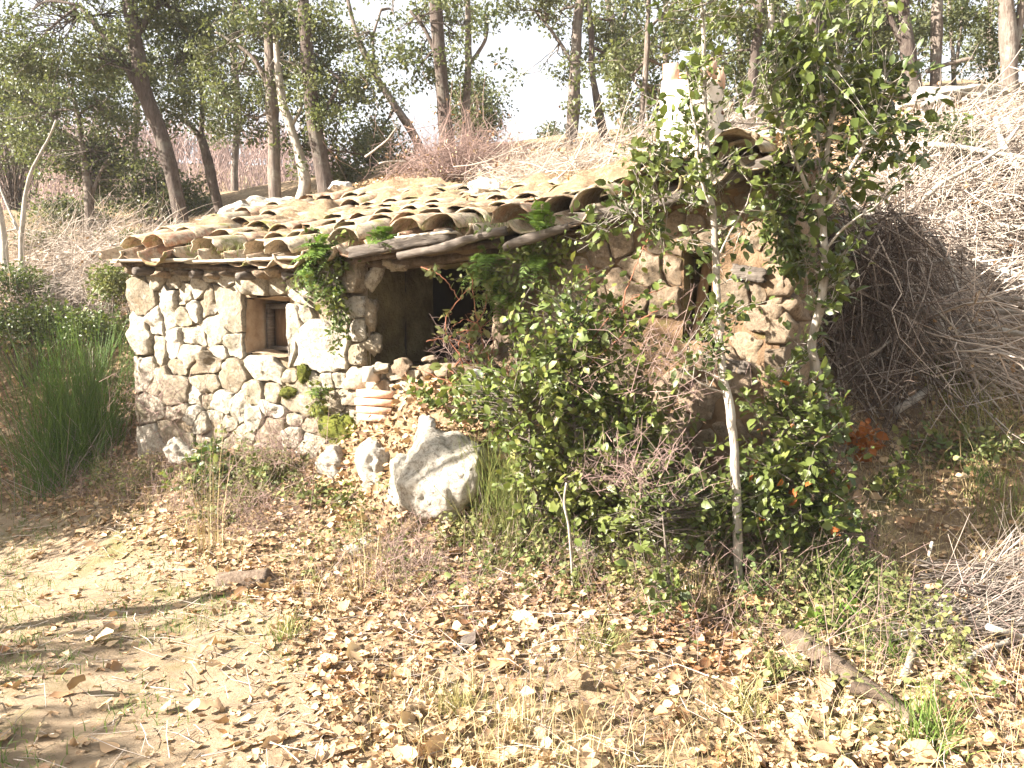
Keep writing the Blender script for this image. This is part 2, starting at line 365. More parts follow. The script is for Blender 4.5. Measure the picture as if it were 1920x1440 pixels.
def g(xy):
    xy = np.atleast_2d(np.asarray(xy, float)); x, y = xy[:, 0], xy[:, 1]
    near = np.empty(len(xy))
    for k in range(0, len(xy), 20000):
        q = xy[k:k + 20000]; near[k:k + 20000] = np.linalg.norm(q[:, None] - ctl[None, :, :2], axis=-1) @ _w[:-3] + _w[-3] + q @ _w[-2:]
    far = 3.6 * smooth(5, 12, y) * (1 - smooth(14, 24, y)) + 1.4 * smooth(4, 12, x) * smooth(2, 9, y) * (1 - smooth(13, 24, y)) - 3.0 * smooth(14, 22, y) + 13 * smooth(20, 46, y) * smooth(9, -14, x)
    dx = np.maximum(np.abs(x) - 6.0, 0); dy = np.maximum(np.maximum(-2 - y, y - 11.8), 0)
    wgt = 1 - smooth(0, 5.5, np.hypot(dx, dy))
    z = near * wgt + far * (1 - wgt)
    p3 = np.stack([x, y, x * 0], -1)
    z = z + .035 * fbm(p3 * 1.3, 3, 3) + .012 * fbm(p3 * 6, 5, 2) + (1 - wgt) * .35 * fbm(p3 * .25, 8, 3)
    return z
def g1(x, y): return float(g([[x, y]])[0])
def gn(xy, e=.06):
    xy = np.asarray(xy, float); zx = g(xy + [e, 0]) - g(xy - [e, 0]); zy = g(xy + [0, e]) - g(xy - [0, e])
    return unit(np.stack([-zx / (2 * e), -zy / (2 * e), np.ones(len(xy))], -1))
def G(px, py, dmin=1.5, dmax=30):
    d = np.arange(dmin, dmax, .03); r = ray(px, py); pts = CAM + r[None] * (d / r[1])[:, None]
    below = np.nonzero(pts[:, 2] < g(pts[:, :2]))[0]
    return pts[below[0]] if len(below) else pts[-1]
def to_st(xy):
    d = np.asarray(xy, float) - A2; return d @ U2, d @ N2
def inhut(xy, m=0.0):
    s, t_ = to_st(xy); lim = np.interp(s, [0, 2.5, WLEN], [2.55, 2.2, 1.1])
    return (s > -m) & (s < WLEN + m) & (t_ > -m) & (t_ < lim + m)
def warp(lo, hi, core_lo, core_hi, step, n_out):
    core = np.arange(core_lo, core_hi, step)
    k = np.linspace(0, 1, n_out + 1)[1:]
    return np.concatenate([(core_lo - (core_lo - lo) * k ** 2.6)[::-1], core, core[-1] + (hi - core[-1]) * k ** 2.6])
gx = warp(-90, 90, -6.5, 6.5, .07, 45); gy = warp(-30, 150, 1.0, 13.5, .07, 50)
GX, GY = np.meshgrid(gx, gy); gxy = np.stack([GX.ravel(), GY.ravel()], -1); gz = g(gxy)
nx, ny = len(gx), len(gy)
idx = np.arange(nx * ny).reshape(ny, nx)
quads = np.stack([idx[:-1, :-1], idx[:-1, 1:], idx[1:, 1:], idx[1:, :-1]], -1).reshape(-1, 4)
cen = gxy[quads].mean(1); quads = quads[~inhut(cen, -.16)]
ground = MB().add(np.column_stack([gxy, gz]), quads)
ground = link('ground', ground.mesh('ground', M['ground']), (0, 0, 0), kind='structure')

# the dirt track, a sheet just above the ground
pe = [(-900, 900), (-250, 905), (0, 950), (130, 978), (320, 1048), (460, 1120), (560, 1210), (600, 1300), (625, 1440), (650, 1800)]
def zplane(px, py, z=0.0):
    r = ray(px, py); k = (z - CAM[2]) / r[2]; return (CAM + r * k)[:2]
pedge = np.array([zplane(*q) for q in pe])                     # right / far edge of the track
def path_sd(xy):
    """>0 inside the track: distance to its edge"""
    xy = np.asarray(xy, float); best = np.full(len(xy), 1e9); sgn = np.ones(len(xy))
    for a, b in zip(pedge[:-1], pedge[1:]):
        d = b - a; t_ = np.clip(((xy - a) @ d) / (d @ d), 0, 1); q = xy - (a + t_[:, None] * d); dist = np.linalg.norm(q, axis=1)
        cr = d[0] * (xy[:, 1] - a[1]) - d[1] * (xy[:, 0] - a[0]); m = dist < best
        best = np.where(m, dist, best); sgn = np.where(m, np.where(cr < 0, 1, -1), sgn)
    return best * sgn
sx_, sy_ = np.arange(-7, .6, .07), np.arange(-1, 8.5, .07)
SX, SY = np.meshgrid(sx_, sy_); pxy = np.stack([SX.ravel(), SY.ravel()], -1)
pz = g(pxy) + .008
sdv = path_sd(pxy) + .12 * fbm(np.column_stack([pxy, pxy[:, 0] * 0]) * 2, 21)
pi_ = np.arange(len(pxy)).reshape(len(sy_), len(sx_))
pq = np.stack([pi_[:-1, :-1], pi_[:-1, 1:], pi_[1:, 1:], pi_[1:, :-1]], -1).reshape(-1, 4)
pq = pq[(sdv[pq].mean(1) > 0)]
link('path', MB().add(np.column_stack([pxy, pz]), pq).mesh('path', M['path']), (0, 0, 0), kind='structure')

# ------------------------------------------------------------------ the stone hut
HUT = thing('stone_hut', (*(A2 + U2 * WLEN / 2), .45), 'low ruined hut of rough stone with a sloping clay tile roof', 'hut')
def Wpt(s, z, o=0.0): return np.array([*(A2 + U2 * s - N2 * o), z])
def Wst(px, py):
    r = ray(px, py); k = ((A2 - CAM[:2]) @ N2) / (r[:2] @ N2); p = CAM + r * k
    return (p[:2] - A2) @ U2, p[2]
# eave and back edge of the roof, from three sightlines each
def fit(pts): s, z = np.array(pts).T; return np.polyfit(s, z, 2)
OVER = .14
def onplane(px, py, t_):
    r = ray(px, py); k = ((A2 + N2 * t_ - CAM[:2]) @ N2) / (r[:2] @ N2); p = CAM + r * k
    return ((p[:2] - A2) @ U2, p[2])
ez = fit([onplane(300, 484, -OVER), onplane(660, 462, -OVER), onplane(960, 428, -OVER), onplane(1210, 372, -OVER), onplane(1450, 296, -OVER)])
LB = lambda s: np.interp(s, [0, 2.5, WLEN + .3], [2.55, 2.25, 1.15])
bz = fit([onplane(625, 368, 2.5), onplane(930, 360, 2.25), (WLEN, P(1500, 262, 5.3)[2])])
def roofz(s, t_):
    e, b = np.polyval(ez, s), np.polyval(bz, s); k = (t_ + OVER) / (LB(s) + OVER)
    return e + (b - e) * k - .06 * np.sin(np.clip(k, 0, 1) * pi) * np.sin(s * 1.3) ** 2 + .022 * np.sin(s * 2.9 + t_ * 2.2)
def roofp(s, t_, h=0.0): return np.array([*(A2 + U2 * s + N2 * t_), roofz(s, t_) + h])
def wp(px, py, o): return Wpt(*Wst(px, py), o)
# openings in the front wall (s0, s1, z0, z1, reveal depth)
def rect(px0, px1, py0, py1):
    pm = (px0 + px1) / 2; s0, _ = Wst(px0, 600); s1, _ = Wst(px1, 600); return [s0, s1, Wst(pm, py1)[1], Wst(pm, py0)[1]]
WIN = rect(455, 541, 556, 664); DOOR = rect(684, 922, 487, 692); SLIT = rect(1278, 1334, 472, 640)
OPEN = [WIN, DOOR, SLIT]
wall_top = lambda s: np.maximum(np.polyval(ez, s) - .13, roofz(s, 0.0) - .10)
def dopen(s, z, m=0.0):
    r = np.zeros(np.shape(s), bool)
    for a, b, c, d in OPEN: r |= (s > a - m) & (s < b + m) & (z > c - m) & (z < d + m)
    return r
# mortar face
def wall_face(mb, L, top, base, pt, holes, step=.022, amp=.026, seed=5):
    ss = np.arange(0, L + step, step); K = 95; kk = np.linspace(0, 1, K)
    S, T = np.meshgrid(ss, kk); lo = base(S); Zz = lo + (top(S) - lo) * T
    s, z = S.ravel(), Zz.ravel(); q = np.column_stack([s * 4, z * 4, s * 0])
    o = amp * fbm(q, seed, 4) + .020 * fbm(q * .33, seed + 20, 2) - .008
    v = np.array([pt(a, b, c) for a, b, c in zip(s, z, o)])
    ii = np.arange(len(s)).reshape(S.shape); f = np.stack([ii[:-1, :-1], ii[:-1, 1:], ii[1:, 1:], ii[1:, :-1]], -1).reshape(-1, 4)
    if holes: f = f[~dopen(s[f].mean(1), z[f].mean(1))]
    mb.add(v, f)
base_z = lambda S: np.interp(S, [0, WLEN * .5, WLEN], [.15, .2, .3]) + 0 * S
mb = MB(); wall_face(mb, WLEN, wall_top, base_z, lambda s, z, o: Wpt(s, z, o * (.7 + .3 * smooth(2.6, 3.4, s)) - .036 + .038 * smooth(2.6, 3.4, s)), True)
mb.build('wall', M['mortar'], HUT)
# end walls, back wall, floor and inner faces
RB = LB(WLEN) - .1
def Ept(a, z, o): return np.array([*(A2 + U2 * (WLEN + o) + N2 * a), z])
def Lpt(a, z, o): return np.array([*(A2 + U2 * (-o) + N2 * a), z])
mb = MB(); wall_face(mb, RB, lambda S: np.vectorize(lambda a: roofz(WLEN, a) - .08)(S), lambda S: .3 + 0 * S, Ept, False); mb.build('wall', M['mortar'], HUT)
mb = MB(); wall_face(mb, 2.4, lambda S: np.vectorize(lambda a: roofz(0, a) - .08)(S), lambda S: .15 + 0 * S, Lpt, False); mb.build('wall', M['mortar'], HUT)
TH = .50
mb = MB()
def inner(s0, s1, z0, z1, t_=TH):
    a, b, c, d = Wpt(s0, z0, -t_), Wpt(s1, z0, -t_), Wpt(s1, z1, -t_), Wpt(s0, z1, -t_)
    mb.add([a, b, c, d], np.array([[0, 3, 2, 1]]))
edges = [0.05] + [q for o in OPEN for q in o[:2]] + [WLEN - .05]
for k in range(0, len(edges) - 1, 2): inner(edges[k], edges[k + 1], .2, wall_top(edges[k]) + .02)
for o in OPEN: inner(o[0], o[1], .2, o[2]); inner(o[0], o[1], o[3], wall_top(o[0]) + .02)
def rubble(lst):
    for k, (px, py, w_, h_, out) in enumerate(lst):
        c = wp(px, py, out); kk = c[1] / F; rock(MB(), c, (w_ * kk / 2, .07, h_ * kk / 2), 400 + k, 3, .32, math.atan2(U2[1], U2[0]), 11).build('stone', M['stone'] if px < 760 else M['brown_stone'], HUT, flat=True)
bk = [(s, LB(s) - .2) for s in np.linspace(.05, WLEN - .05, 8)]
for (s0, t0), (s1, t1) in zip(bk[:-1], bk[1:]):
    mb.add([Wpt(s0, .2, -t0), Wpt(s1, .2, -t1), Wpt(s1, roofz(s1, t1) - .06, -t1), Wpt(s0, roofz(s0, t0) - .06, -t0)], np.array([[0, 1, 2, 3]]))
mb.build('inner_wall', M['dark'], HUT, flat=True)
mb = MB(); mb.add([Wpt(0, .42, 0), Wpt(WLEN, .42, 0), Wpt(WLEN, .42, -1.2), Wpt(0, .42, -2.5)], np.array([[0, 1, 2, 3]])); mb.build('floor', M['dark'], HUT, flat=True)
# reveals of the openings
def reveal(o, t_, m, skew=0.0):
    mb = MB(); s0, s1, z0, z1 = o; n = 9
    ring = [(s0, z0), (s1, z0), (s1, z1), (s0, z1)]
    for k in range(4):
        a, b = ring[k], ring[(k + 1) % 4]; g_ = []
        for i in range(n):
            for j in range(n):
                u_ = i / (n - 1); q = (a[0] + (b[0] - a[0]) * u_, a[1] + (b[1] - a[1]) * u_); g_.append(Wpt(q[0], q[1], -.02 - t_ * j / (n - 1)))
        g_ = np.array(g_); off = .04 * fbm(g_ * 5, 31 + k); cm = Wpt((s0 + s1) / 2, (z0 + z1) / 2, -t_ / 2)
        g_ += unit(cm - g_) * off[:, None]
        ii = np.arange(n * n).reshape(n, n); mb.add(g_, np.stack([ii[:-1, :-1], ii[:-1, 1:], ii[1:, 1:], ii[1:, :-1]], -1).reshape(-1, 4))
    return mb.build('reveal', m, HUT)
reveal(WIN, TH - .02, M['plaster']); reveal(DOOR, .85, M['shaded_plaster']); reveal(SLIT, TH - .02, M['shaded_plaster'])
# small window: frame set back in the wall, brown shutter board behind
WF = .24
fs0, fs1 = WIN[0] + .03, WIN[1] - .02; fz0, fz1 = WIN[2] + .02, WIN[3] - .05
win = link('window', None, Wpt((fs0 + fs1) / 2, fz0, -WF), HUT); win.empty_display_size = .1
for s0, s1, z0, z1 in [(fs0, fs0 + .035, fz0, fz1), (fs1 - .035, fs1, fz0, fz1), (fs0 + .037, fs1 - .037, fz1 - .04, fz1), (fs0 + .037, fs1 - .037, fz0, fz0 + .03)]:
    box(MB(), Wpt((s0 + s1) / 2, (z0 + z1) / 2, -WF), U3 * (s1 - s0) / 2, N3 * .03, Z3 * (z1 - z0) / 2).build('frame', M['grey_wood'], win, flat=True)
box(MB(), Wpt((fs0 + fs1) / 2, (fz0 + fz1) / 2, -WF - .05), U3 * (fs1 - fs0) / 2, N3 * .012, Z3 * (fz1 - fz0) / 2).build('shutter_board', M['brown_wood'], win, flat=True)
# leaning plank in the slit and plank let into the wall beside it
def plank(mb, a, b, wdir, w_, th, seed=0):
    """a weathered board from a to b, slightly bent and split at its ends"""
    a, b = np.asarray(a, float), np.asarray(b, float); ax = unit(b - a); wd = unit(np.asarray(wdir, float) - (np.asarray(wdir) @ ax) * ax); nd = np.cross(ax, wd)
    n, k = 14, 4; r = np.random.default_rng(seed); vs = []
    for i in range(n + 1):
        c = a + (b - a) * i / n
        for sgn in (1, -1):
            for j in range(k + 1):
                u_ = (j / k - .5); e = r.normal() * .006 if i in (0, n) else 0
                vs.append(c + wd * u_ * w_ * (1 + .05 * r.normal()) + nd * sgn * th / 2 * (1 + .15 * r.normal()) + ax * (e * 2.5))
    m_ = 2 * (k + 1); f = []
    for i in range(n):
        o0, o1 = i * m_, (i + 1) * m_
        for j in range(k):
            f.append([o0 + j, o1 + j, o1 + j + 1, o0 + j + 1]); q = k + 1; f.append([o0 + q + j, o0 + q + j + 1, o1 + q + j + 1, o1 + q + j])
        f.append([o0, o0 + k + 1, o1 + k + 1, o1]); f.append([o0 + k, o1 + k, o1 + 2 * k + 1, o0 + 2 * k + 1])
    for o0, d in ((0, 1), (n * m_, -1)):
        for j in range(k): q = [o0 + j, o0 + j + 1, o0 + k + 2 + j, o0 + k + 1 + j]; f.append(q if d > 0 else q[::-1])
    mb.add(vs, np.array(f)); return mb
plank(MB(), wp(1292, 640, -.14), wp(1312, 478, -.20), U3, .055, .022, 3).build('board', M['brown_wood'], HUT, flat=True)['label'] = 'plank leaning in the narrow slit opening'
plank(MB(), wp(1375, 508, .02), wp(1436, 518, .025), Z3, .075, .05, 4).build('board', M['grey_wood'], HUT, flat=True)['label'] = 'short grey board set into the wall'
plank(MB(), wp(1365, 684, .0), wp(1405, 690, .01), Z3, .07, .05, 5).build('board', M['grey_wood'], HUT, flat=True)

# masonry: seeds read off the photograph, then filled; anisotropic cells give each stone its outline
seeds = []
def sd1(lst, ox, oy, k):
    for zx, zy, zw, zh in lst:
        s, z = Wst(ox + zx * k, oy + zy * k); s1, z1 = Wst(ox + (zx + zw / 2) * k, oy + (zy + zh / 2) * k); s0, z0 = Wst(ox + (zx - zw / 2) * k, oy + (zy - zh / 2) * k)
        seeds.append((s, z, abs(s1 - s0) / 2, abs(z1 - z0) / 2))
sd1([(230, 800, 130, 260), (225, 1050, 120, 240), (395, 880, 110, 260), (510, 790, 80, 110), (420, 720, 90, 80), (590, 750, 100, 120), (650, 860, 110, 180), (780, 880, 170, 260),
     (700, 1010, 150, 200), (560, 900, 90, 100), (560, 1070, 130, 100), (930, 715, 170, 130), (1100, 720, 110, 120), (1180, 1060, 110, 400), (1270, 900, 90, 150), (1230, 820, 220, 60),
     (1400, 1140, 300, 290), (1450, 860, 140, 120), (540, 1190, 140, 150), (640, 1240, 200, 130), (1010, 1260, 240, 150), (800, 1300, 150, 180), (640, 1370, 160, 120), (1170, 1330, 100, 80),
     (1310, 1340, 140, 110), (1420, 1340, 80, 90), (1490, 1340, 80, 90), (1640, 1330, 180, 160), (1640, 1190, 200, 150), (330, 1150, 80, 200), (430, 1100, 90, 160)], 200, 320, .29167)
sd1([(170, 150, 130, 130), (280, 210, 160, 150), (190, 320, 130, 120), (330, 330, 90, 60), (690, 250, 60, 90), (785, 240, 60, 90), (410, 340, 70, 60), (580, 390, 80, 60), (640, 320, 90, 120), (710, 370, 90, 110),
     (790, 330, 80, 70), (920, 270, 150, 140), (960, 180, 90, 70), (1150, 270, 80, 80), (1100, 400, 120, 120), (980, 400, 90, 80), (900, 370, 60, 50), (300, 450, 120, 90), (470, 480, 90, 80), (1280, 400, 120, 90), (980, 500, 100, 100),
     (1420, 240, 110, 80), (1420, 150, 120, 70), (1500, 330, 90, 120), (1650, 200, 130, 90), (1780, 230, 120, 100)], 200, 640, .39583)
sd1([(1330, 1030, 110, 130), (1290, 1110, 70, 90)], 560, 380, .29167)
sd1([(1560, 820, 130, 260), (1440, 840, 120, 130), (1300, 800, 90, 120), (900, 1050, 120, 200), (700, 1050, 200, 160), (860, 1240, 180, 180), (1290, 1200, 200, 170), (1440, 1180, 110, 130), (1600, 1120, 170, 220), (1560, 1360, 320, 130), (1120, 850, 120, 100), (1050, 760, 110, 90),
     (800, 870, 100, 130), (560, 870, 110, 140), (420, 960, 130, 130)], 1000, 200, .29167)
sd1([(950, 300, 130, 180), (430, 220, 180, 100), (340, 440, 90, 150), (580, 400, 110, 120), (700, 330, 100, 90), (1010, 250, 170, 120), (1040, 500, 120, 130), (800, 420, 130, 130)], 960, 560, .4444)
seeds = [q for q in seeds if not dopen(q[0], q[1], .01)]
ns = len(seeds)
r2 = np.random.default_rng(4)
for _ in range(4000):
    s = r2.uniform(.05, WLEN - .02); z = r2.uniform(.25, wall_top(s) - .03); rr = r2.choice([.065, .095, .13, .17], p=[.25, .3, .25, .2])
    if dopen(s, z, rr * .7): continue
    if all(((s - a) / (c + rr)) ** 2 + ((z - b) / (d + rr)) ** 2 > .80 for a, b, c, d in seeds): seeds.append((s, z, rr * r2.uniform(.9, 1.4), rr * r2.uniform(.75, 1.1)))
def stone_mesh(c, rads, angs, pt, h, seed, joint=.005):
    """a rubble stone: rough outline, domed broken face, sides running back into the wall"""
    K = len(angs); prof = [(1.0, -.075), (1.0, h * .62), (.965, h * .93), (.88, h), (.62, h), (.32, h)]
    vs = []; r = np.random.default_rng(seed); tilt = r.normal(size=2) * .17; R0 = rads.mean(); fc = [(unit(r.normal(size=2)), r.uniform(.0, .6), r.uniform(.2, .75)) for _ in range(6)]
    for f_, o in prof:
        rr = np.maximum(rads * f_ - joint, .006); s = c[0] + np.cos(angs) * rr; z = c[1] + np.sin(angs) * rr
        k = 0 if o < 0 else 1
        oo = o + k * ((s - c[0]) * tilt[0] + (z - c[1]) * tilt[1])
        for dv, off_, sl in fc: oo = oo - k * np.maximum(((s - c[0]) * dv[0] + (z - c[1]) * dv[1]) - off_ * R0, 0) * sl; q = np.column_stack([s * 9, z * 9, oo * 0 + seed])
        oo = np.maximum(oo, o * .38) if k else oo
        oo = oo + k * (.013 * fbm(q, seed % 97, 3) + .009 * fbm(q * 3.3, seed % 89, 2)) * min(1, R0 / .08)
        vs += [pt(a, b, d) for a, b, d in zip(s, z, oo)]
    vs.append(pt(c[0], c[1], h)); L = len(prof); f4 = []
    k = np.arange(K); k2 = (k + 1) % K
    for i in range(L - 1): f4.append(np.stack([i * K + k, i * K + k2, (i + 1) * K + k2, (i + 1) * K + k], -1))
    return vs, [np.concatenate(f4), np.stack([(L - 1) * K + k, (L - 1) * K + k2, np.full(K, L * K)], -1)]
S_ = np.column_stack([np.array(seeds), r2.normal(size=len(seeds)) * .28]); ANG = np.linspace(0, 2 * pi, 28, endpoint=False)
def metric(p, S):
    d = p[:, None] - S[None, :, :2]; ca, sa = np.cos(S[:, 4]), np.sin(S[:, 4]); x = d[..., 0] * ca + d[..., 1] * sa; z = -d[..., 0] * sa + d[..., 1] * ca
    return (np.abs(x / S[:, 2]) ** 3.4 + np.abs(z / S[:, 3]) ** 3.4) ** (1 / 3.4)
def outline(i, S, cap=1.6):
    c = S[i, :2]; out = np.zeros(len(ANG)); near_ = np.nonzero((np.abs(S[:, 0] - c[0]) < 1.0) & (np.abs(S[:, 1] - c[1]) < 1.0))[0]; near_ = near_[near_ != i]
    lim = 1.9 * max(S[i, 2], S[i, 3]); ts = np.linspace(.01, lim, 64)
    for k, a in enumerate(ANG):
        p = c[None] + ts[:, None] * np.array([cos(a), sin(a)]); own = metric(p, S[i:i + 1])[:, 0]
        d = metric(p, S[near_]).min(1) if len(near_) else np.full(len(ts), 9.)
        bad = (d < own) | (own > cap) | dopen(p[:, 0], p[:, 1], .004) | (p[:, 1] > wall_top(p[:, 0])) | (p[:, 0] < -.03) | (p[:, 0] > WLEN + .03)
        b = np.nonzero(bad)[0]; out[k] = ts[max(b[0] - 1, 0)] if len(b) else ts[-1]
    out = out * (1 + .035 * r2.normal(size=len(out))); return out
nstone = 0
for i in range(len(S_)):
    rad = outline(i, S_); m_ = rad.mean()
    if m_ < .034: continue
    s = S_[i, 0]; right = s > 2.9
    if right and i >= ns and r2.random() < .35: continue           # right half is mostly earth mortar
    h = min(.05, .018 + .17 * m_) * r2.uniform(.7, 1.15) * (.8 if right else 1)
    po = float(np.clip(r2.normal() * .012, -.018, .024)); v, f = stone_mesh(S_[i, :2], rad, ANG, lambda a, b, o: Wpt(a, b, o - .010 + po), h, 100 + i)
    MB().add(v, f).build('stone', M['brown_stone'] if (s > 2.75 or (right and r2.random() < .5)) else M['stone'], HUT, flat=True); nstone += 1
# right end wall: bigger blocks
SE = []
for _ in range(1500):
    a = r2.uniform(.02, RB); z = r2.uniform(.45, roofz(WLEN, a) - .15); rr = r2.choice([.08, .12, .17])
    if all(((a - q[0]) / (q[2] + rr)) ** 2 + ((z - q[1]) / (q[3] + rr)) ** 2 > .9 for q in SE): SE.append((a, z, rr * 1.25, rr * .8))
SE = np.column_stack([np.array(SE), r2.normal(size=len(SE)) * .15]); _wl, _do = wall_top, dopen
wall_top = lambda s: s * 0 + 9; dopen = lambda s, z, m=0: np.zeros(np.shape(s), bool)
for i in range(len(SE)):
    rad = outline(i, SE)
    if rad.mean() > .035:
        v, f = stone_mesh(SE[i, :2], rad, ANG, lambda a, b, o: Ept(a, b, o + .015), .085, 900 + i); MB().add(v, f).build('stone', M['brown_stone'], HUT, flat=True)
wall_top, dopen = _wl, _do
rubble([(688, 520, 44, 58, -.07), (682, 590, 36, 70, -.06), (690, 650, 46, 44, -.06), (720, 690, 50, 26, .02), (760, 688, 54, 40, .03), (805, 694, 40, 26, .0), (845, 692, 50, 34, .04), (885, 700, 40, 26, .02), (790, 676, 34, 18, -.1), (735, 497, 60, 26, -.06), (800, 490, 44, 30, -.12), (850, 482, 40, 24, -.2), (905, 500, 30, 26, -.1),
        (926, 545, 26, 44, -.03), (932, 650, 30, 44, -.01), (925, 690, 36, 26, .01), (940, 600, 28, 50, .0)])
plank(MB(), wp(926, 570, -.10), wp(931, 690, -.08), U3, .035, .04, 9).build('door_post', M['pale_wood'], HUT, flat=True)
# the brick patch under the big opening
for k, (px, py, w_, ) in enumerate([(712, 737, 62), (712, 752, 66), (713, 767, 64), (714, 781, 60)]):
    s, z = Wst(px, py); hw = abs(Wst(px + w_ / 2, py)[0] - Wst(px - w_ / 2, py)[0]) / 2
    box(MB(), Wpt(s, z, .01 + .008 * (k % 2)), U3 * hw, N3 * .07, Z3 * .0225).build('brick', M['brick'], HUT, flat=True)
s, z = Wst(706, 700); box(MB(), Wpt(s, z, .05), U3 * .03, N3 * .07, Z3 * .05).build('brick', M['chimney'], HUT, flat=True)['label'] = 'pale brick standing on end on the sill'
M['moss'] = plainmat('moss', [(0, (.06, .075, .010)), (.5, (.13, .145, .022)), (1, (.22, .21, .045))], 40, 1.0, 1.0, .02)
for k, (px, py, w_, h_) in enumerate([(640, 805, 85, 62), (600, 770, 40, 30), (716, 803, 56, 28), (572, 700, 26, 36), (665, 838, 50, 30), (545, 735, 34, 22)]):
    c = wp(px, py, .012); kk = c[1] / F; mb = MB(); rock(mb, c, (w_ * kk / 2, .045, h_ * kk / 2), 700 + k, 4, .35, math.atan2(U2[1], U2[0]), 0)
    mv = mb.v[0]; lf_ = mv[rng.integers(0, len(mv), 700)]; blades_n = unit(lf_ - c); sd_ = rnd_dirs(700) * .0025; tip = lf_ + (blades_n + rng.normal(size=(700, 3)) * .6) * rng.uniform(.006, .02, (700, 1))
    mb.add(np.stack([lf_ - sd_, lf_ + sd_, tip], 1).reshape(-1, 3), np.arange(2100).reshape(-1, 3)); mb.build('moss', M['moss'], HUT, kind='stuff')
# lintel beam over the big opening and joist ends below the eave slab
tube(MB(), spline([wp(650, 492, -.05), wp(760, 492, -.05), wp(935, 470, -.05)], 12), .036, 8, .3, 3).build('lintel_beam', M['dark_log'] if 'dark_log' in M else M['dead_log'], HUT)
for k, px in enumerate([262, 288, 318, 352, 381, 412, 441, 478, 503, 529, 556]):
    s, z = Wst(px, 512); z = np.polyval(ez, s) - .118 - .012 * sin(k * 4); mb = MB()
    if k % 3 == 1: tube(mb, [Wpt(s, z, -.1), Wpt(s, z, .05), Wpt(s + .01, z - .01, .15 + .04 * sin(k))], [.036, .036, .030], 9, .25, k)
    else: rock(mb, Wpt(s, z, .03), (.055 + .02 * sin(k * 5), .13, .034 + .01 * cos(k * 7)), 300 + k, 3, .2, math.atan2(U2[1], U2[0]))
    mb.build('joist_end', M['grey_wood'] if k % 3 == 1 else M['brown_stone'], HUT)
# eave slabs and boards along the front edge
def rp(px, py, t_):  # point above the eave line on the vertical plane at distance t_ behind the wall face
    s, z = onplane(px, py, t_); return np.array([*(A2 + U2 * s + N2 * t_), z])
for a, b, wd, th, t_, mt, sd_ in [((236, 490), (380, 489), .24, .022, -.08, 'pale_wood', 1), ((372, 493), (500, 489), .26, .022, -.05, 'pale_wood', 2), ((490, 489), (592, 484), .26, .022, -.06, 'pale_wood', 6)]:
    plank(MB(), rp(*a, t_), rp(*b, t_), N3, wd, th, sd_).build('eave_slab', M[mt], HUT, flat=True)
for a, b, wd, th, t_, mt, sd_ in [((662, 474), (850, 441), .07, .10, -.16, 'grey_wood', 11), ((1082, 414), (1306, 362), .06, .07, -.13, 'grey_wood', 14), ((1290, 368), (1462, 296), .06, .06, -.12, 'grey_wood', 15)]:
    plank(MB(), rp(*a, t_), rp(*b, t_), Z3, wd, th, sd_).build('eave_beam', M[mt], HUT, flat=True)
plank(MB(), rp(750, 448, -.15), rp(852, 436, -.15), N3, .13, .018, 12).build('eave_slab', M['pale_wood'], HUT, flat=True)
tube(MB(), spline([rp(748, 480, -.2), rp(820, 466, -.2), rp(890, 446, -.19), rp(950, 432, -.17)], 16), [.028] * 16, 8, .4, 5).build('eave_beam', M['grey_wood'], HUT)
tube(MB(), spline([rp(946, 463, -.24), rp(985, 450, -.24), rp(1030, 437, -.23), rp(1066, 424, -.2)], 14), [.026] * 14, 8, .4, 6).build('eave_beam', M['grey_wood'], HUT)
# roof deck under the tiles
mb = MB(); ss = np.linspace(-.1, WLEN + .12, 40); kk = np.linspace(0, 1, 18); vs = []
for lay in (-.075, -.11):
    for s in ss:
        for k in kk: t_ = -OVER + .06 + k * (LB(s) + OVER - .04); vs.append(roofp(s, t_, lay))
nS, nK = len(ss), len(kk); ii = np.arange(nS * nK).reshape(nS, nK); q = np.stack([ii[:-1, :-1], ii[1:, :-1], ii[1:, 1:], ii[:-1, 1:]], -1).reshape(-1, 4)
fl = [q, q[:, ::-1] + nS * nK]; rim = list(ii[:, 0]) + list(ii[-1, 1:]) + list(ii[::-1, -1][1:]) + list(ii[0, ::-1][1:-1])
fl.append(np.array([[rim[k], rim[k] + nS * nK, rim[(k + 1) % len(rim)] + nS * nK, rim[(k + 1) % len(rim)]] for k in range(len(rim))]))
mb.add(vs, fl).build('roof_deck', M['dead_log'], HUT)
# clay barrel tiles
def tile_mesh(name, seed, L=.46, r0=.122, r1=.095, arc=R(172), th=.015):
    r = np.random.default_rng(seed); na, nl = 9, 4; vs = []
    for sgn in (0, 1):
        for j in range(nl + 1):
            y = L * j / nl; rr = r0 + (r1 - r0) * j / nl + (th if sgn else 0); flat_ = r.uniform(.88, 1.0)
            for i in range(na + 1):
                a = pi / 2 - arc / 2 + arc * i / na; e = r.normal() * .007 if j == 0 else 0
                vs.append((rr * cos(a) * r.uniform(.985, 1.015), y + e * 2, rr * sin(a) * .86 * flat_))
    m_ = na + 1; o = m_ * (nl + 1); f = []
    for j in range(nl):
        for i in range(na):
            a = j * m_ + i; f.append([a, a + m_, a + m_ + 1, a + 1]); b = a + o; f.append([b, b + 1, b + m_ + 1, b + m_])
        a = j * m_; f.append([a, a + o, a + m_ + o, a + m_]); a = j * m_ + na; f.append([a, a + m_, a + m_ + o, a + o])
    for i in range(na):
        f.append([i, i + 1, i + 1 + o, i + o]); a = nl * m_ + i; f.append([a, a + o, a + o + 1, a + 1])
    return MB().add(vs, np.array(f)).mesh(name, M['tile'])
TM = [tile_mesh('roof_tile', 50 + k, L=[.52, .50, .53, .42][k]) for k in range(4)]
ntile = 0
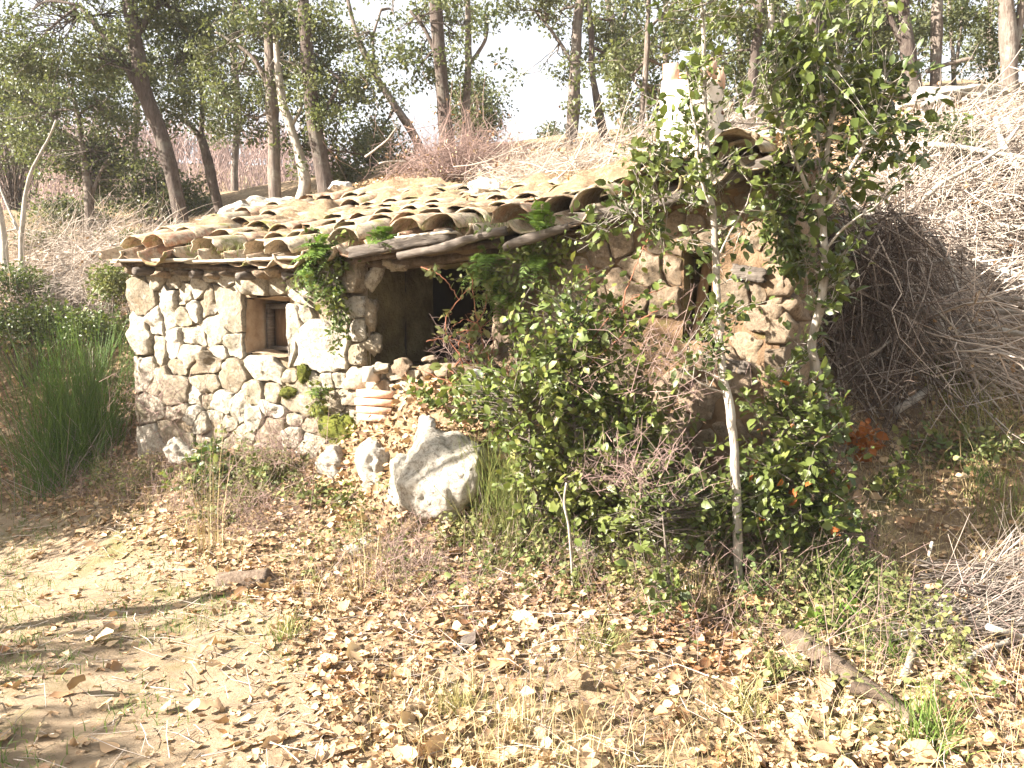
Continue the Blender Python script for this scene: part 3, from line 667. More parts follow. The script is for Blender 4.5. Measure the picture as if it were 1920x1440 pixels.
def put_tile(s, t_, over, h, yaw=0.0, pit=0.0, roll=0.0):
    global ntile
    p = roofp(s, t_); du = unit(roofp(s + .1, t_) - p); dt = unit(roofp(s, t_ + .15) - p); nz = unit(np.cross(du, dt)); du = np.cross(dt, nz)
    if not over: du, nz = -du, -nz
    m_ = Matrix(((du[0], dt[0], nz[0]), (du[1], dt[1], nz[1]), (du[2], dt[2], nz[2]))).to_4x4()
    m_ = m_ @ Matrix.Rotation(yaw, 4, 'Z') @ Matrix.Rotation(pit, 4, 'X') @ Matrix.Rotation(roll, 4, 'Y')
    up = nz if over else -nz
    link('roof_tile', TM[rng.integers(4)], p + up * h, HUT, rot=m_.to_euler()); ntile += 1
pitch_s = .262; ncol = int((WLEN + .05) / pitch_s)
for c in range(ncol + 1):
    s = .02 + c * pitch_s; L = LB(s); nrow = max(2, int(round((L + OVER - .12) / .42)))
    for r_ in range(nrow):
        t_ = -OVER - .03 + r_ * .42 + (rng.normal() * .03 if r_ == 0 else rng.normal() * .015)
        put_tile(s, t_, False, .055 + .004 * (r_ % 2), rng.normal() * .025, R(2.2) + rng.normal() * .012, rng.normal() * .04)
        miss = (r_ == 0 and c in (2, 4, 7, 9, 12)) or (rng.random() < .08)
        if c < ncol and not miss:
            put_tile(s + pitch_s / 2 + rng.normal() * .008, t_ + .06 + rng.normal() * .05, True, .02 + rng.uniform(0, .022), rng.normal() * .07, R(-2.6) + rng.normal() * .015, rng.normal() * .06)
mb = MB(); ss = np.linspace(.15, WLEN - .1, 130); kk = np.linspace(.16, 1.04, 70); SS, KK = np.meshgrid(ss, kk); s_, k_ = SS.ravel(), KK.ravel(); t_ = k_ * LB(s_)
hn = fbm(np.column_stack([s_ * 3.2, t_ * 3.2, s_ * 0]), 61, 4); hh = (.055 + .095 * hn + .012 * smooth(.5, 1.05, k_) + .028 * smooth(.25, .7, k_)) + .045 * smooth(2.6, 4.0, s_) * smooth(.35, .9, k_)
mb.add([roofp(a, b, c) for a, b, c in zip(s_, t_, hh)], np.stack([(q := np.arange(len(s_)).reshape(SS.shape))[:-1, :-1], q[:-1, 1:], q[1:, 1:], q[1:, :-1]], -1).reshape(-1, 4)); mb.build('roof_soil', M['ground'], HUT)
# two doubled tiles at the near end of the eave
for s, t_, y in [(WLEN - .62, -.17, .35), (WLEN - .18, -.2, .55)]: put_tile(s, t_, True, .09, y, R(-3), .1)
# chimney
cp = P(1296, 296, 5.3); CZ = P(1296, 162, 5.3)[2]
ch = link('chimney', None, (cp[0], cp[1], cp[2] - .15), HUT); ch.empty_display_size = .1
cyaw = math.atan2(U2[1], U2[0]); cx_, cy_ = np.array([cos(cyaw), sin(cyaw), 0]), np.array([-sin(cyaw), cos(cyaw), 0])
mb = MB(); nz_ = 10
for k, (w0, z0, z1) in enumerate([(.165, cp[2] - .2, CZ)]):
    n = 8; vs = []; rings = 14
    for i in range(rings + 1):
        z = z0 + (z1 - z0) * i / rings; ww = w0 * (1.08 - .12 * i / rings)
        for a, b in [(-1, -1), (0, -1), (1, -1), (1, 0), (1, 1), (0, 1), (-1, 1), (-1, 0)]: vs.append(cp * [1, 1, 0] + [0, 0, z] + cx_ * ww * a + cy_ * ww * b)
    vs = np.array(vs); vs += .012 * np.stack([fbm(vs * 9, q) for q in (1, 2, 3)], -1)
    ii = np.arange((rings + 1) * 8).reshape(rings + 1, 8); f = np.stack([ii[:-1], np.roll(ii, -1, 1)[:-1], np.roll(ii, -1, 1)[1:], ii[1:]], -1).reshape(-1, 4)
    mb.add(vs, [f, ii[-1:][:, ::1]])
mb.build('shaft', M['chimney'], ch, flat=True)
ct = np.array([cp[0], cp[1], CZ])
for a, b in [(-.11, -.11), (.13, -.11), (.13, .12), (-.11, .12)]:
    box(MB(), ct + cx_ * a + cy_ * b + Z3 * .062, cx_ * .045, cy_ * .03, Z3 * .06).build('brick', M['brick'], ch, flat=True)
box(MB(), ct + cx_ * -.04 + cy_ * -.02 + Z3 * .022, cx_ * .055, cy_ * .05, Z3 * .02).build('brick', M['brick'], ch, flat=True)

# ------------------------------------------------------------------ earth and rubble slumped below the big opening
md_s = np.linspace(1.95, 4.3, 80); md_k = np.linspace(0, 1, 44); MS, MK = np.meshgrid(md_s, md_k); ms, mk = MS.ravel(), MK.ravel()
sill = DOOR[2] + .03; hgt = np.interp(ms, [1.95, 2.35, 2.75, 3.3, 3.8, 4.3], [.1, .55, .98, 1.0, .55, .05])
outd = .03 + mk * np.interp(ms, [1.95, 2.6, 3.2, 4.3], [.25, .55, .75, .45]); mxy = (A2[:, None] + U2[:, None] * ms - N2[:, None] * (outd - .05)).T; gz0 = g(mxy)
mz = gz0 - .06 + (np.maximum(sill - gz0, 0)) * hgt * (1 - mk) ** 1.15 + .07 * fbm(np.column_stack([ms * 4, mk * 4, ms * 0]), 71, 4) * np.minimum(1, mk * 4)
mq = np.arange(len(ms)).reshape(MS.shape); mb = MB(); mb.add(np.column_stack([mxy, mz]), np.stack([mq[:-1, :-1], mq[1:, :-1], mq[1:, 1:], mq[:-1, 1:]], -1).reshape(-1, 4))
mb.build('debris_slope', M['ground'], kind='structure')
MND = np.column_stack([mxy, mz])
# ------------------------------------------------------------------ rocks
def stone_thing(name, px, py, d, size, label, seed, m='boulder', rot=0., sub=4, sink=.35, cat='rock', group=None, rough=.2, zabs=None):
    p = P(px, py, d); z = p[2] if zabs is None else zabs
    o = rock(MB(), (p[0], p[1], z), size, seed, sub, rough, rot).build(name, M[m]); return tag(o, label, cat, group)
stone_thing('boulder', 822, 890, 4.74, (.29, .2, .28), 'big pale boulder at the foot of the hut left of the broom clump', 88, rot=2.6, sub=5, group='boulders along the foot of the wall')
stone_thing('boulder', 765, 905, 4.85, (.18, .16, .19), 'squat boulder half overgrown just left of the biggest boulder', 5, rot=1.2, group='boulders along the foot of the wall')
stone_thing('boulder', 697, 880, 5.15, (.12, .13, .19), 'upright narrow white boulder left of the squat overgrown one', 8, rot=.2, group='boulders along the foot of the wall')
stone_thing('boulder', 622, 873, 5.5, (.10, .12, .15), 'small white boulder at the left end of the row under the wall', 12, rot=.9, group='boulders along the foot of the wall')
stone_thing('boulder', 800, 806, 4.86, (.065, .06, .085), 'upright white stone standing on top of the rubble below the big opening', 15, m='white_rock', rot=.5, group='boulders along the foot of the wall')
stone_thing('rock_slab', 342, 848, 6.05, (.10, .16, .13), 'tilted flat slab of rock leaning by the left foot of the wall', 18, rot=.9)
stone_thing('rock', 893, 705, 4.85, (.045, .05, .05), 'small white stone on the debris sill of the big opening', 19, m='white_rock', sub=3)
def on_roof(px, py, size, label, seed, d, sub=4, m='white_rock', rot=0.):
    p = P(px, py, d); return tag(rock(MB(), p, size, seed, sub, .2, rot).build('rock', M[m]), label, 'rock', 'stones weighing down the roof')
on_roof(908, 352, (.15, .12, .09), 'white stone alone in the middle of the upper roof edge', 23, 6.95)
on_roof(640, 357, (.14, .12, .10), 'white stone on the far roof corner beside the dark trunk', 25, 9.0)
on_roof(447, 408, (.26, .2, .17), 'heap of crumbling white rock on the left edge of the roof', 27, 8.3, sub=5)
on_roof(497, 384, (.2, .16, .12), 'brownish rock behind the white heap on the left roof edge', 28, 8.6, m='boulder')
on_roof(1425, 262, (.13, .11, .075), 'white stone on the tiles at the near roof end right of the chimney', 29, 5.0)
on_roof(540, 380, (.09, .1, .08), 'small white stone between the brownish rock and the tiles', 34, 8.9)
stone_thing('rock_ledge', 1790, 190, 9.0, (.75, .4, .16), 'long grey rock ledge along the top of the bank at upper right', 31, m='boulder', sub=5, rough=.3)
stone_thing('rock', 1400, 188 + 30, 8.4, (.2, .2, .12), 'pale rock on the crest behind the near roof end', 32, m='white_rock')
stone_thing('rock', 1740, 190, 8.6, (.28, .2, .13), 'rounded pale rock at the left end of the upper right ledge', 33, m='white_rock')

# ------------------------------------------------------------------ trees
def trunk_pts(poly, d, dd=0.0):
    return np.array([P(px, py, d + dd * k / max(1, len(poly) - 1)) for k, (px, py, w_) in enumerate(poly)]), np.array([w_ * d / F / 2 for _, _, w_ in poly])
def clump_leaves(mb, centers, n_per, rad, size, tmpl, aspect=.55, up=.5, rsh=None):
    n = len(centers) * n_per; off = rng.normal(size=(n, 3)) * np.array([1, 1, .75]); off = off / np.maximum(1, np.linalg.norm(off, axis=1, keepdims=True) / 1.9)
    pos = np.repeat(centers, n_per, 0) + off * np.repeat(np.broadcast_to(rad, (len(centers),)), n_per)[:, None] * .55
    ax = unit(off * .7 + rng.normal(size=(n, 3)) + [0, 0, -.15]); nm = unit(rng.normal(size=(n, 3)) + [0, 0, up * 1.6])
    leaves(mb, pos, ax, nm, size * rng.uniform(.65, 1.25, n), tmpl, aspect)
def make_tree(name, label, d, stems, blobs, bark='bark', leaf='far_leaf', size=.056, n_per=50, group='trees on the slope behind the hut', dens=1.0, cat='tree', twig=True, foot=True, sides=8):
    """stems: list of polylines (px, py, width px); blobs: crown masses (px, py, rx, ry, depth offset)"""
    p0 = P(*stems[0][0][:2], d); gz_ = g1(p0[0], p0[1]); base = np.array([p0[0], p0[1], min(p0[2], gz_)])
    root = thing(name, base, label, cat, group); mb = MB(); nodes = []
    for k, st in enumerate(stems):
        pts, rad = trunk_pts(st, d, .25 * (k % 3 - 1) if k else 0)
        if k == 0:
            if p0[2] > gz_ - .05 and foot:
                pts = np.concatenate([[[p0[0], p0[1], gz_ - .12]], pts]); rad = np.concatenate([[rad[0] * 1.25], rad])
        else:
            pts[0] = nodes[np.argmin(np.linalg.norm(np.array(nodes) - pts[0], axis=1))]
        n = 5 * len(pts); c = spline(pts, n); rr = np.interp(np.linspace(0, 1, n), np.linspace(0, 1, len(rad)), rad)
        c = c + .012 * np.stack([fbm(c * 3, q + k) for q in (1, 2, 3)], -1) * (np.linspace(0, 1, n)[:, None])
        tube(mb, c, rr, sides, .18, k + int(d * 10)); nodes += list(c[n // 4:])
    nodes = np.array(nodes); cen = []
    if blobs:
        for (px, py, rx, ry, *q) in blobs:
            dz = q[0] if q else 0; c = P(px, py, d + dz); sx, sy = rx * d / F, ry * d / F
            k = max(5, int(dens * 66 * (sx * sy) ** .75 / .35 ** 1.5 * .65))
            sub = rng.normal(size=(max(2, k // 7), 3)) * .62 * [sx * 1.15, max(.4, (sx + sy) * .55), sy * 1.15]; o = sub[rng.integers(0, len(sub), k)] + rng.normal(size=(k, 3)) * [.20, .20, .13]
            o = o[(fbm(( c + o) * 2.0, 7, 2) > -.30)]
            cen.append(c + o)
            # a limb from the nearest wood to this mass, then finer twigs to the clumps
            a = nodes[np.argmin(np.linalg.norm(nodes - c, axis=1))]; mid = (a + c) / 2 + rng.normal(size=3) * .08 + [0, 0, .05]
            lim = spline([a, mid, c], 8); tube(mb, lim, np.linspace(.02, .008, 8) * (d / 10), 5, .1, 3)
            if twig:
                pk = (c + o)[rng.random(len(o)) < .6]
                if len(pk):
                    st_ = lim[rng.integers(3, 8, len(pk))]; m1 = (st_ + pk) / 2 + rng.normal(size=pk.shape) * .06
                    many_tubes(mb, np.stack([st_, m1, pk], 1), .007 * d / 10, .003 * d / 10)
        cen = np.concatenate(cen)
    mb.build('trunk', M[bark], root)
    if len(cen):
        mb = MB(); clump_leaves(mb, cen, n_per, .125 * (d / 10) ** .5, size, T_small(), .6)
        mb.build('crown', M[leaf], root)
    return root
mt = make_tree
mt('holm_oak_tree', 'thick dark leaning oak rising behind the left roof corner', 11, [[(345, 440, 26), (325, 340, 29), (300, 250, 31), (270, 170, 30), (258, 100, 28), (243, 0, 26), (232, -90, 22)], [(285, 200, 18), (215, 90, 14), (150, 10, 9)], [(250, 60, 16), (330, -30, 10)]],
   [(110, 60, 120, 70, -.3), (200, 30, 80, 60, .2), (40, 110, 70, 50, 0), (200, 120, 60, 50, -.4), (330, 20, 60, 40, .3), (300, -60, 120, 60), (60, 20, 70, 50, .4)], 'dark_bark', 'far_leaf', dens=.85)
mt('holm_oak_tree', 'slim pale-trunked oak with a tall bushy crown at far left', 12, [[(168, 462, 14), (167, 370, 17), (160, 320, 13), (150, 250, 10), (140, 180, 7)], [(166, 380, 8), (185, 330, 6), (200, 300, 4)]],
   [(165, 280, 80, 70), (110, 220, 75, 60, .5), (160, 340, 70, 45), (60, 200, 60, 60, .7), (200, 210, 60, 50), (130, 160, 70, 40, .6)])
mt('holm_oak_tree', 'forked dark oak right of the thick leaning one', 12, [[(417, 420, 17), (405, 370, 19), (388, 295, 17), (374, 250, 17)], [(374, 255, 12), (345, 225, 9), (310, 205, 5)], [(378, 255, 10), (380, 200, 9), (376, 150, 6), (372, 90, 5)]],
   [(330, 120, 60, 70), (375, 150, 50, 60, .3), (300, 60, 60, 50, -.2), (350, 200, 50, 25), (380, 60, 50, 50)], 'dark_bark')
mt('holm_oak_tree', 'straight grey-brown oak with a bare pale side branch above the roof', 10.5, [[(517, 392, 22), (512, 250, 24), (510, 150, 22), (504, 60, 20), (498, -60, 18)], [(506, 190, 10), (480, 115, 8), (430, 75, 5), (405, 60, 3)], [(508, 60, 10), (450, 10, 9), (400, -30, 7)]],
   [(470, 60, 60, 60), (460, 215, 50, 50, .3), (450, 140, 40, 40, .4), (530, 10, 50, 50), (440, 0, 60, 40)], 'bark')
mt('holm_oak_tree', 'crooked light-barked oak between the straight grey one and the dark furrowed one', 10.3, [[(565, 378, 24), (571, 330, 21), (546, 240, 17), (530, 190, 14), (519, 100, 11), (514, 20, 8)], [(558, 235, 9), (565, 200, 7), (560, 170, 5)]],
   [(555, 120, 45, 50), (540, 50, 50, 40, .3), (575, 190, 30, 30)], 'pale_bark')
mt('holm_oak_tree', 'dark furrowed oak standing behind the far roof corner', 10, [[(616, 374, 32), (600, 290, 29), (586, 200, 27), (576, 100, 24), (568, 0, 22), (562, -70, 18)], [(592, 240, 10), (620, 190, 8), (640, 150, 5)]],
   [(615, 130, 50, 60), (640, 215, 50, 75, .4), (605, 40, 45, 40, .3), (680, 290, 50, 40, .6), (600, 300, 30, 40, .8)], 'dark_bark')
mt('holm_oak_tree', 'thin bent oak curving left over the brush heap behind the roof', 12, [[(795, 290, 15), (762, 230, 17), (722, 170, 13), (697, 130, 12), (667, 60, 9), (652, 0, 7), (648, -50, 5)], [(700, 140, 6), (700, 70, 5), (715, 20, 4)]],
   [(690, 250, 45, 45, .3), (700, 70, 40, 40), (740, 30, 35, 30), (655, 190, 30, 40, .4)], 'bark', dens=.5)
mt('holm_oak_tree', 'upright dark brown oak trunk behind the brush heap', 10, [[(838, 262, 27), (832, 200, 25), (826, 130, 24), (820, 50, 22), (814, -50, 20)], [(826, 120, 9), (800, 60, 7), (770, 20, 5)]],
   [(775, 140, 50, 45, .3), (790, 40, 55, 45, -.2), (850, 60, 35, 50, .3), (790, 90, 30, 35, .5)], 'dark_bark', dens=.75)
mt('holm_oak_tree', 'two-pronged pale oak just right of the upright dark brown trunk', 10.5, [[(873, 262, 16), (874, 200, 15), (878, 130, 13), (878, 60, 11), (876, -30, 8)], [(880, 118, 8), (905, 85, 7), (915, 55, 5), (913, 30, 3)]],
   [(865, 50, 35, 40), (870, 10, 40, 30, .4)], 'bark', dens=.6)
mt('holm_oak_tree', 'straight oak at the right edge of the open sky gap', 11, [[(1070, 268, 24), (1076, 180, 21), (1080, 90, 20), (1084, 20, 18), (1104, -60, 15)], [(1078, 120, 9), (1050, 80, 7), (1020, 40, 5)]],
   [(1020, 40, 60, 40), (1045, 100, 40, 40, .3), (1000, 10, 50, 30), (1060, 30, 50, 40, .5)], 'bark')
mt('holm_oak_tree', 'bent slender oak right of the open sky gap', 11, [[(1138, 282, 17), (1122, 205, 14), (1111, 140, 12), (1108, 60, 11), (1098, -30, 9)]], [(1150, 30, 40, 40), (1140, 110, 30, 40, .5)], 'dark_bark', dens=.7)
mt('holm_oak_tree', 'thin pale oak stem behind the bent slender one', 12, [[(1172, 280, 13), (1166, 180, 12), (1155, 90, 11), (1140, 0, 10), (1133, -40, 8)], [(1158, 110, 7), (1170, 30, 6), (1180, -20, 4)]], [(1170, 60, 40, 50), (1130, -10, 50, 30)], 'bark', dens=.7)
mt('holm_oak_tree', 'leafy young oak just left of the chimney', 8, [[(1200, 300, 12), (1204, 210, 11), (1212, 120, 10), (1216, 20, 8), (1220, -50, 6)], [(1206, 180, 5), (1180, 140, 4), (1165, 120, 3)]],
   [(1220, 110, 45, 60), (1190, 200, 38, 45, .3), (1235, 40, 55, 45, -.2), (1185, 130, 35, 35, .4), (1235, 190, 30, 50, .3)], 'bark', size=.055)
mt('holm_oak_tree', 'dark oak trunk behind the chimney top', 9, [[(1400, 250, 20), (1414, 120, 18), (1422, 50, 17), (1428, -40, 15)]], [(1370, 50, 55, 45, .4), (1340, 110, 45, 50, .4), (1420, 10, 50, 30, .5)], 'dark_bark')
mt('holm_oak_tree', 'pale straight oak trunk right of the dark one behind the chimney', 9, [[(1452, 200, 17), (1448, 110, 16), (1443, 0, 14), (1440, -50, 12)]], [(1470, 40, 50, 40, .4), (1480, 110, 45, 40, .6)], 'pale_bark')
mt('holm_oak_tree', 'pair of pale thin oak stems above the leafy sapling crown', 10, [[(1505, 200, 13), (1502, 90, 12), (1496, -30, 10)], [(1503, 100, 6), (1515, 40, 6), (1512, -30, 5)]], [(1510, 30, 45, 35, .4)], 'bark', dens=.8)
mt('holm_oak_tree', 'very dark forked oak above the sapling crown', 9, [[(1538, 220, 19), (1532, 110, 17), (1524, 30, 16), (1518, -40, 14)], [(1534, 110, 8), (1545, 20, 8), (1550, -30, 6)]], [(1570, 50, 55, 50, .4), (1560, 140, 50, 40, .5), (1600, 100, 50, 50, .6)], 'dark_bark')
mt('holm_oak_tree', 'slim oak among leaves left of the big trunk on the crest', 10, [[(1615, 210, 12), (1610, 110, 11), (1604, 20, 10), (1600, -40, 8)]], [(1630, 30, 50, 40), (1640, 110, 45, 50, .3), (1590, 30, 40, 40, .4)], 'bark')
mt('holm_oak_tree', 'big double oak trunk at the left end of the rock ledge', 9, [[(1716, 200, 34), (1704, 110, 29), (1694, 30, 25), (1688, -50, 22)], [(1702, 110, 14), (1668, 30, 12), (1650, -40, 10)]], [(1660, 60, 45, 40, .4), (1720, 10, 45, 25, .3)], 'dark_bark', dens=.8)
mt('holm_oak_tree', 'single straight oak trunk standing on the rock ledge', 9.4, [[(1752, 185, 22), (1756, 90, 21), (1758, 0, 19), (1760, -60, 16)]], [(1740, -30, 60, 30, .3)], 'bark', dens=.6)
mt('holm_oak_tree', 'thin twin stems in the bright gap above the ledge', 10.5, [[(1790, 180, 9), (1786, 90, 8), (1778, -20, 6)], [(1791, 150, 7), (1800, 70, 6), (1806, -20, 5)]], [(1800, 0, 30, 25, .3), (1765, 40, 25, 25)], 'bark', dens=.5)
mt('holm_oak_tree', 'thick pale oak at the upper right edge of the picture', 9, [[(1894, 195, 30), (1890, 90, 28), (1886, 0, 26), (1882, -60, 22)], [(1896, 120, 16), (1912, 40, 15), (1920, -40, 12)]], [(1850, 30, 35, 50, .4), (1870, 110, 25, 45, .5), (1915, 20, 30, 40, .5)], 'bark')
mt('bare_tree', 'leafless twisted sapling with pale stems at the far left edge', 9.5, [[(62, 575, 20), (48, 528, 17), (12, 500, 14), (6, 440, 11), (-6, 380, 9)], [(44, 528, 12), (40, 470, 10), (44, 400, 8), (56, 330, 6), (88, 265, 4), (106, 225, 3)], [(40, 450, 5), (20, 400, 4), (0, 350, 3)]], [], 'pale_bark')
for k, (px, d, label, bl) in enumerate([
    (250, 17, 'far oak behind the thick leaning trunk', [(200, 140, 60, 50), (270, 110, 60, 50)]),
    (440, 16, 'far oak behind the bare pale side branch', [(430, 200, 45, 40), (470, 130, 50, 50)]),
    (1250, 13, 'far oak behind the chimney and the young oak', [(1260, 60, 60, 60), (1330, 50, 60, 60), (1180, 100, 40, 60), (1300, 140, 50, 50)]),
    (1390, 14, 'far oak behind the dark and pale trunks by the chimney', [(1390, 40, 60, 50), (1400, 160, 50, 60), (1470, 90, 50, 60)]),
    (1560, 14, 'far oak behind the very dark forked one', [(1570, 30, 70, 50), (1580, 120, 60, 60), (1500, 40, 50, 50)]),
    (1670, 13, 'far oak behind the big double trunk', [(1650, 50, 50, 50), (1680, 130, 40, 50), (1730, 40, 30, 40)]),
    (1860, 14, 'far oak near the upper right corner', [(1860, 50, 40, 50), (1910, 90, 40, 50), (1830, 130, 25, 30)])]):
    mt('holm_oak_tree', label, d, [[(px, 330, 14), (px + 6, 200, 12), (px - 4, 80, 10), (px, -20, 7)]], bl, 'bark', size=.06, dens=.62, group='trees farther up the slope')
# bushes behind
def bush(name, label, px, py, d, rx, ry, leaf='far_leaf', size=.06, group='bushes behind the hut', dens=1.2):
    p = P(px, py, d); r_, h_ = rx * d / F, ry * d / F; gz_ = g1(p[0], p[1])
    root = thing(name, (p[0], p[1], gz_), label, 'bush', group); k = int(dens * 50 * max(r_, .3) * max(h_, .3) / .16)
    o = rnd_dirs(k) * (rng.random(k) ** .4)[:, None] * [r_, r_, h_]; c = p + o; c = c[c[:, 2] > gz_ + .03]
    mb = MB(); st = np.array([p[0], p[1], gz_ - .05]) + rng.normal(size=(len(c), 3)) * [.06, .06, 0]; m1 = (st + c) / 2 + rng.normal(size=c.shape) * .08
    many_tubes(mb, np.stack([st, m1, c], 1)[::2], .009, .003); mb.build('stem', M['bark'], root)
    mb = MB(); clump_leaves(mb, c, 44, .16 * (d / 10) ** .5, size, T_small(), .6); mb.build('crown', M[leaf], root); return root
bush('evergreen_bush', 'broad olive bush behind the leaning oak at the left roof corner', 310, 380, 12.5, 78, 62)
bush('evergreen_bush', 'wide low bush at far left below the slim bushy oak', 130, 420, 12.8, 80, 45)
bush('evergreen_bush', 'round blue-green bush in front of the sky at top centre', 888, 205, 13.5, 62, 62)
bush('evergreen_bush', 'olive bush behind the bent thin oak', 700, 280, 13, 48, 55)
bush('evergreen_bush', 'small bush at the right rim of the sky gap', 1040, 265, 13, 30, 22)
bush('evergreen_bush', 'green bush behind the chimney', 1330, 215, 9.5, 50, 45)
bush('evergreen_bush', 'low green bush on the brush bank below the rock ledge', 1760, 275, 7.2, 60, 42, size=.045)
bush('evergreen_bush', 'small yellow-green bush beside the left wall of the hut', 215, 530, 8.4, 30, 28, 'weed_leaf', .045)
bush('evergreen_bush', 'loose bush right of the far roof corner', 650, 335, 11, 45, 25)
bush('evergreen_bush', 'dark bush on the far left edge behind the leafless sapling', 20, 210, 14, 90, 120, dens=.7)
bush('evergreen_bush', 'thicket of leaves closing the gap behind the sapling crown', 1480, 170, 10, 60, 60)
bush('evergreen_bush', 'leafy thicket left of the big double trunk', 1640, 170, 9.8, 50, 50)

bush('evergreen_bush', 'dark bush on the slope behind the broom', 60, 605, 8.3, 85, 42, 'oak_leaf', .045)
bush('evergreen_bush', 'dark low bush between the broom and the left hut corner', 175, 612, 7.9, 45, 30, 'oak_leaf', .04)
bush('evergreen_bush', 'dark shrub at the foot of the leafless sapling', 40, 530, 9.2, 55, 30, 'oak_leaf', .045)
bush('evergreen_bush', 'low dark bush on the bank behind the left roof corner', 245, 468, 11, 60, 28, 'oak_leaf', .05)
bush('evergreen_bush', 'low bush on the bank at the left edge beyond the brush', 90, 462, 11.5, 60, 24, 'far_leaf', .05)
# trees and shrubs outside the frame to the left: they throw the streaks of shade across the track
def side_tree(x, y, h, rx, label, n=60, trunk=True):
    z = g1(x, y); root = thing('holm_oak_tree', (x, y, z), label, 'tree', 'trees left of the track'); c0 = np.array([x, y, z + h])
    mb = MB(); tube(mb, spline([[x, y, z - .1], [x + .05, y, z + h * .4], [x - .05, y + .05, z + h]], 10), np.linspace(.09, .03, 10), 8, .15, 2)
    o = rnd_dirs(n) * (rng.random(n) ** .4)[:, None] * [rx, rx, rx * .7]; c = c0 + o
    st = np.repeat([[x, y, z + h * .55]], n, 0); many_tubes(mb, np.stack([st, (st + c) / 2 + rng.normal(size=c.shape) * .1, c], 1), .012, .004); mb.build('trunk', M['bark'], root)
    mb = MB(); clump_leaves(mb, c, 40, .22, .08, T_small(), .6); mb.build('crown', M['far_leaf'], root)
side_tree(-6.5, 5.95, 1.95, 1.4, 'low dense oak beside the track left of the picture', 300)
side_tree(-8.6, 6.4, 2.3, 1.0, 'taller oak left of the picture behind the low dense one', 70)
side_tree(-4.6, 3.55, 4.85, .75, 'tall oak added out of view to shade the right wall', 24)  # unseen oak added so its crown dapples the right wall with shade
side_tree(-8.4, 7.6, 1.9, 1.3, 'broad oak added out of view to shade the left bank', 160)  # added outside the frame to darken the bank left of the hut
side_tree(-7.8, 3.7, 2.3, .4, 'slim oak left of the picture by the bend of the track', 12)
side_tree(-6.9, 2.35, 3.0, .35, 'thin tall oak left of the picture by the near track', 5)
side_tree(-6.0, 1.55, 2.4, .4, 'young oak left of the picture closest to the camera', 14)

# far wooded hillside: bare branches as one mass
mb = MB(); K = 1900
hx = rng.uniform(-36, 4, K); hy = rng.uniform(17, 46, K); keep = (hx / hy < .02) & (hx / hy > -.85); hx, hy = hx[keep], hy[keep]
hz = g(np.column_stack([hx, hy])); nb = 12
for _ in range(1):
    n = len(hx) * nb; b = np.repeat(np.column_stack([hx, hy, hz]), nb, 0); hh = rng.uniform(1.2, 2.8, len(hx)).repeat(nb)
    d_ = rng.normal(size=(n, 3)) * [.32, .32, .1] + [0, 0, 1]; s0 = b + np.column_stack([rng.normal(size=(n, 2)) * .25, hh * rng.uniform(0, .5, n)])
    p1 = s0 + d_ * (hh * .3)[:, None]; p2 = p1 + (d_ + rng.normal(size=(n, 3)) * .3) * (hh * .3)[:, None]
    many_tubes(mb, np.stack([s0, p1, p2], 1), .022 * (hy.repeat(nb) / 35), .009 * (hy.repeat(nb) / 35))
mb.build('bare_woods', M['bare'], kind='stuff')
mb = MB(); K = 40; ex = rng.uniform(-32, 0, K); ey = rng.uniform(20, 46, K); k_ = (ex / ey < -.06) & (ex / ey > -.8); ex, ey = ex[k_], ey[k_]; ezz = g(np.column_stack([ex, ey]))
cen = np.repeat(np.column_stack([ex, ey, ezz + .9]), 14, 0) + rng.normal(size=(len(ex) * 14, 3)) * [.6, .6, .5]
clump_leaves(mb, cen, 30, .5, .14, T_small(), .7); mb.build('evergreen_woods', M['far_leaf'], kind='stuff')

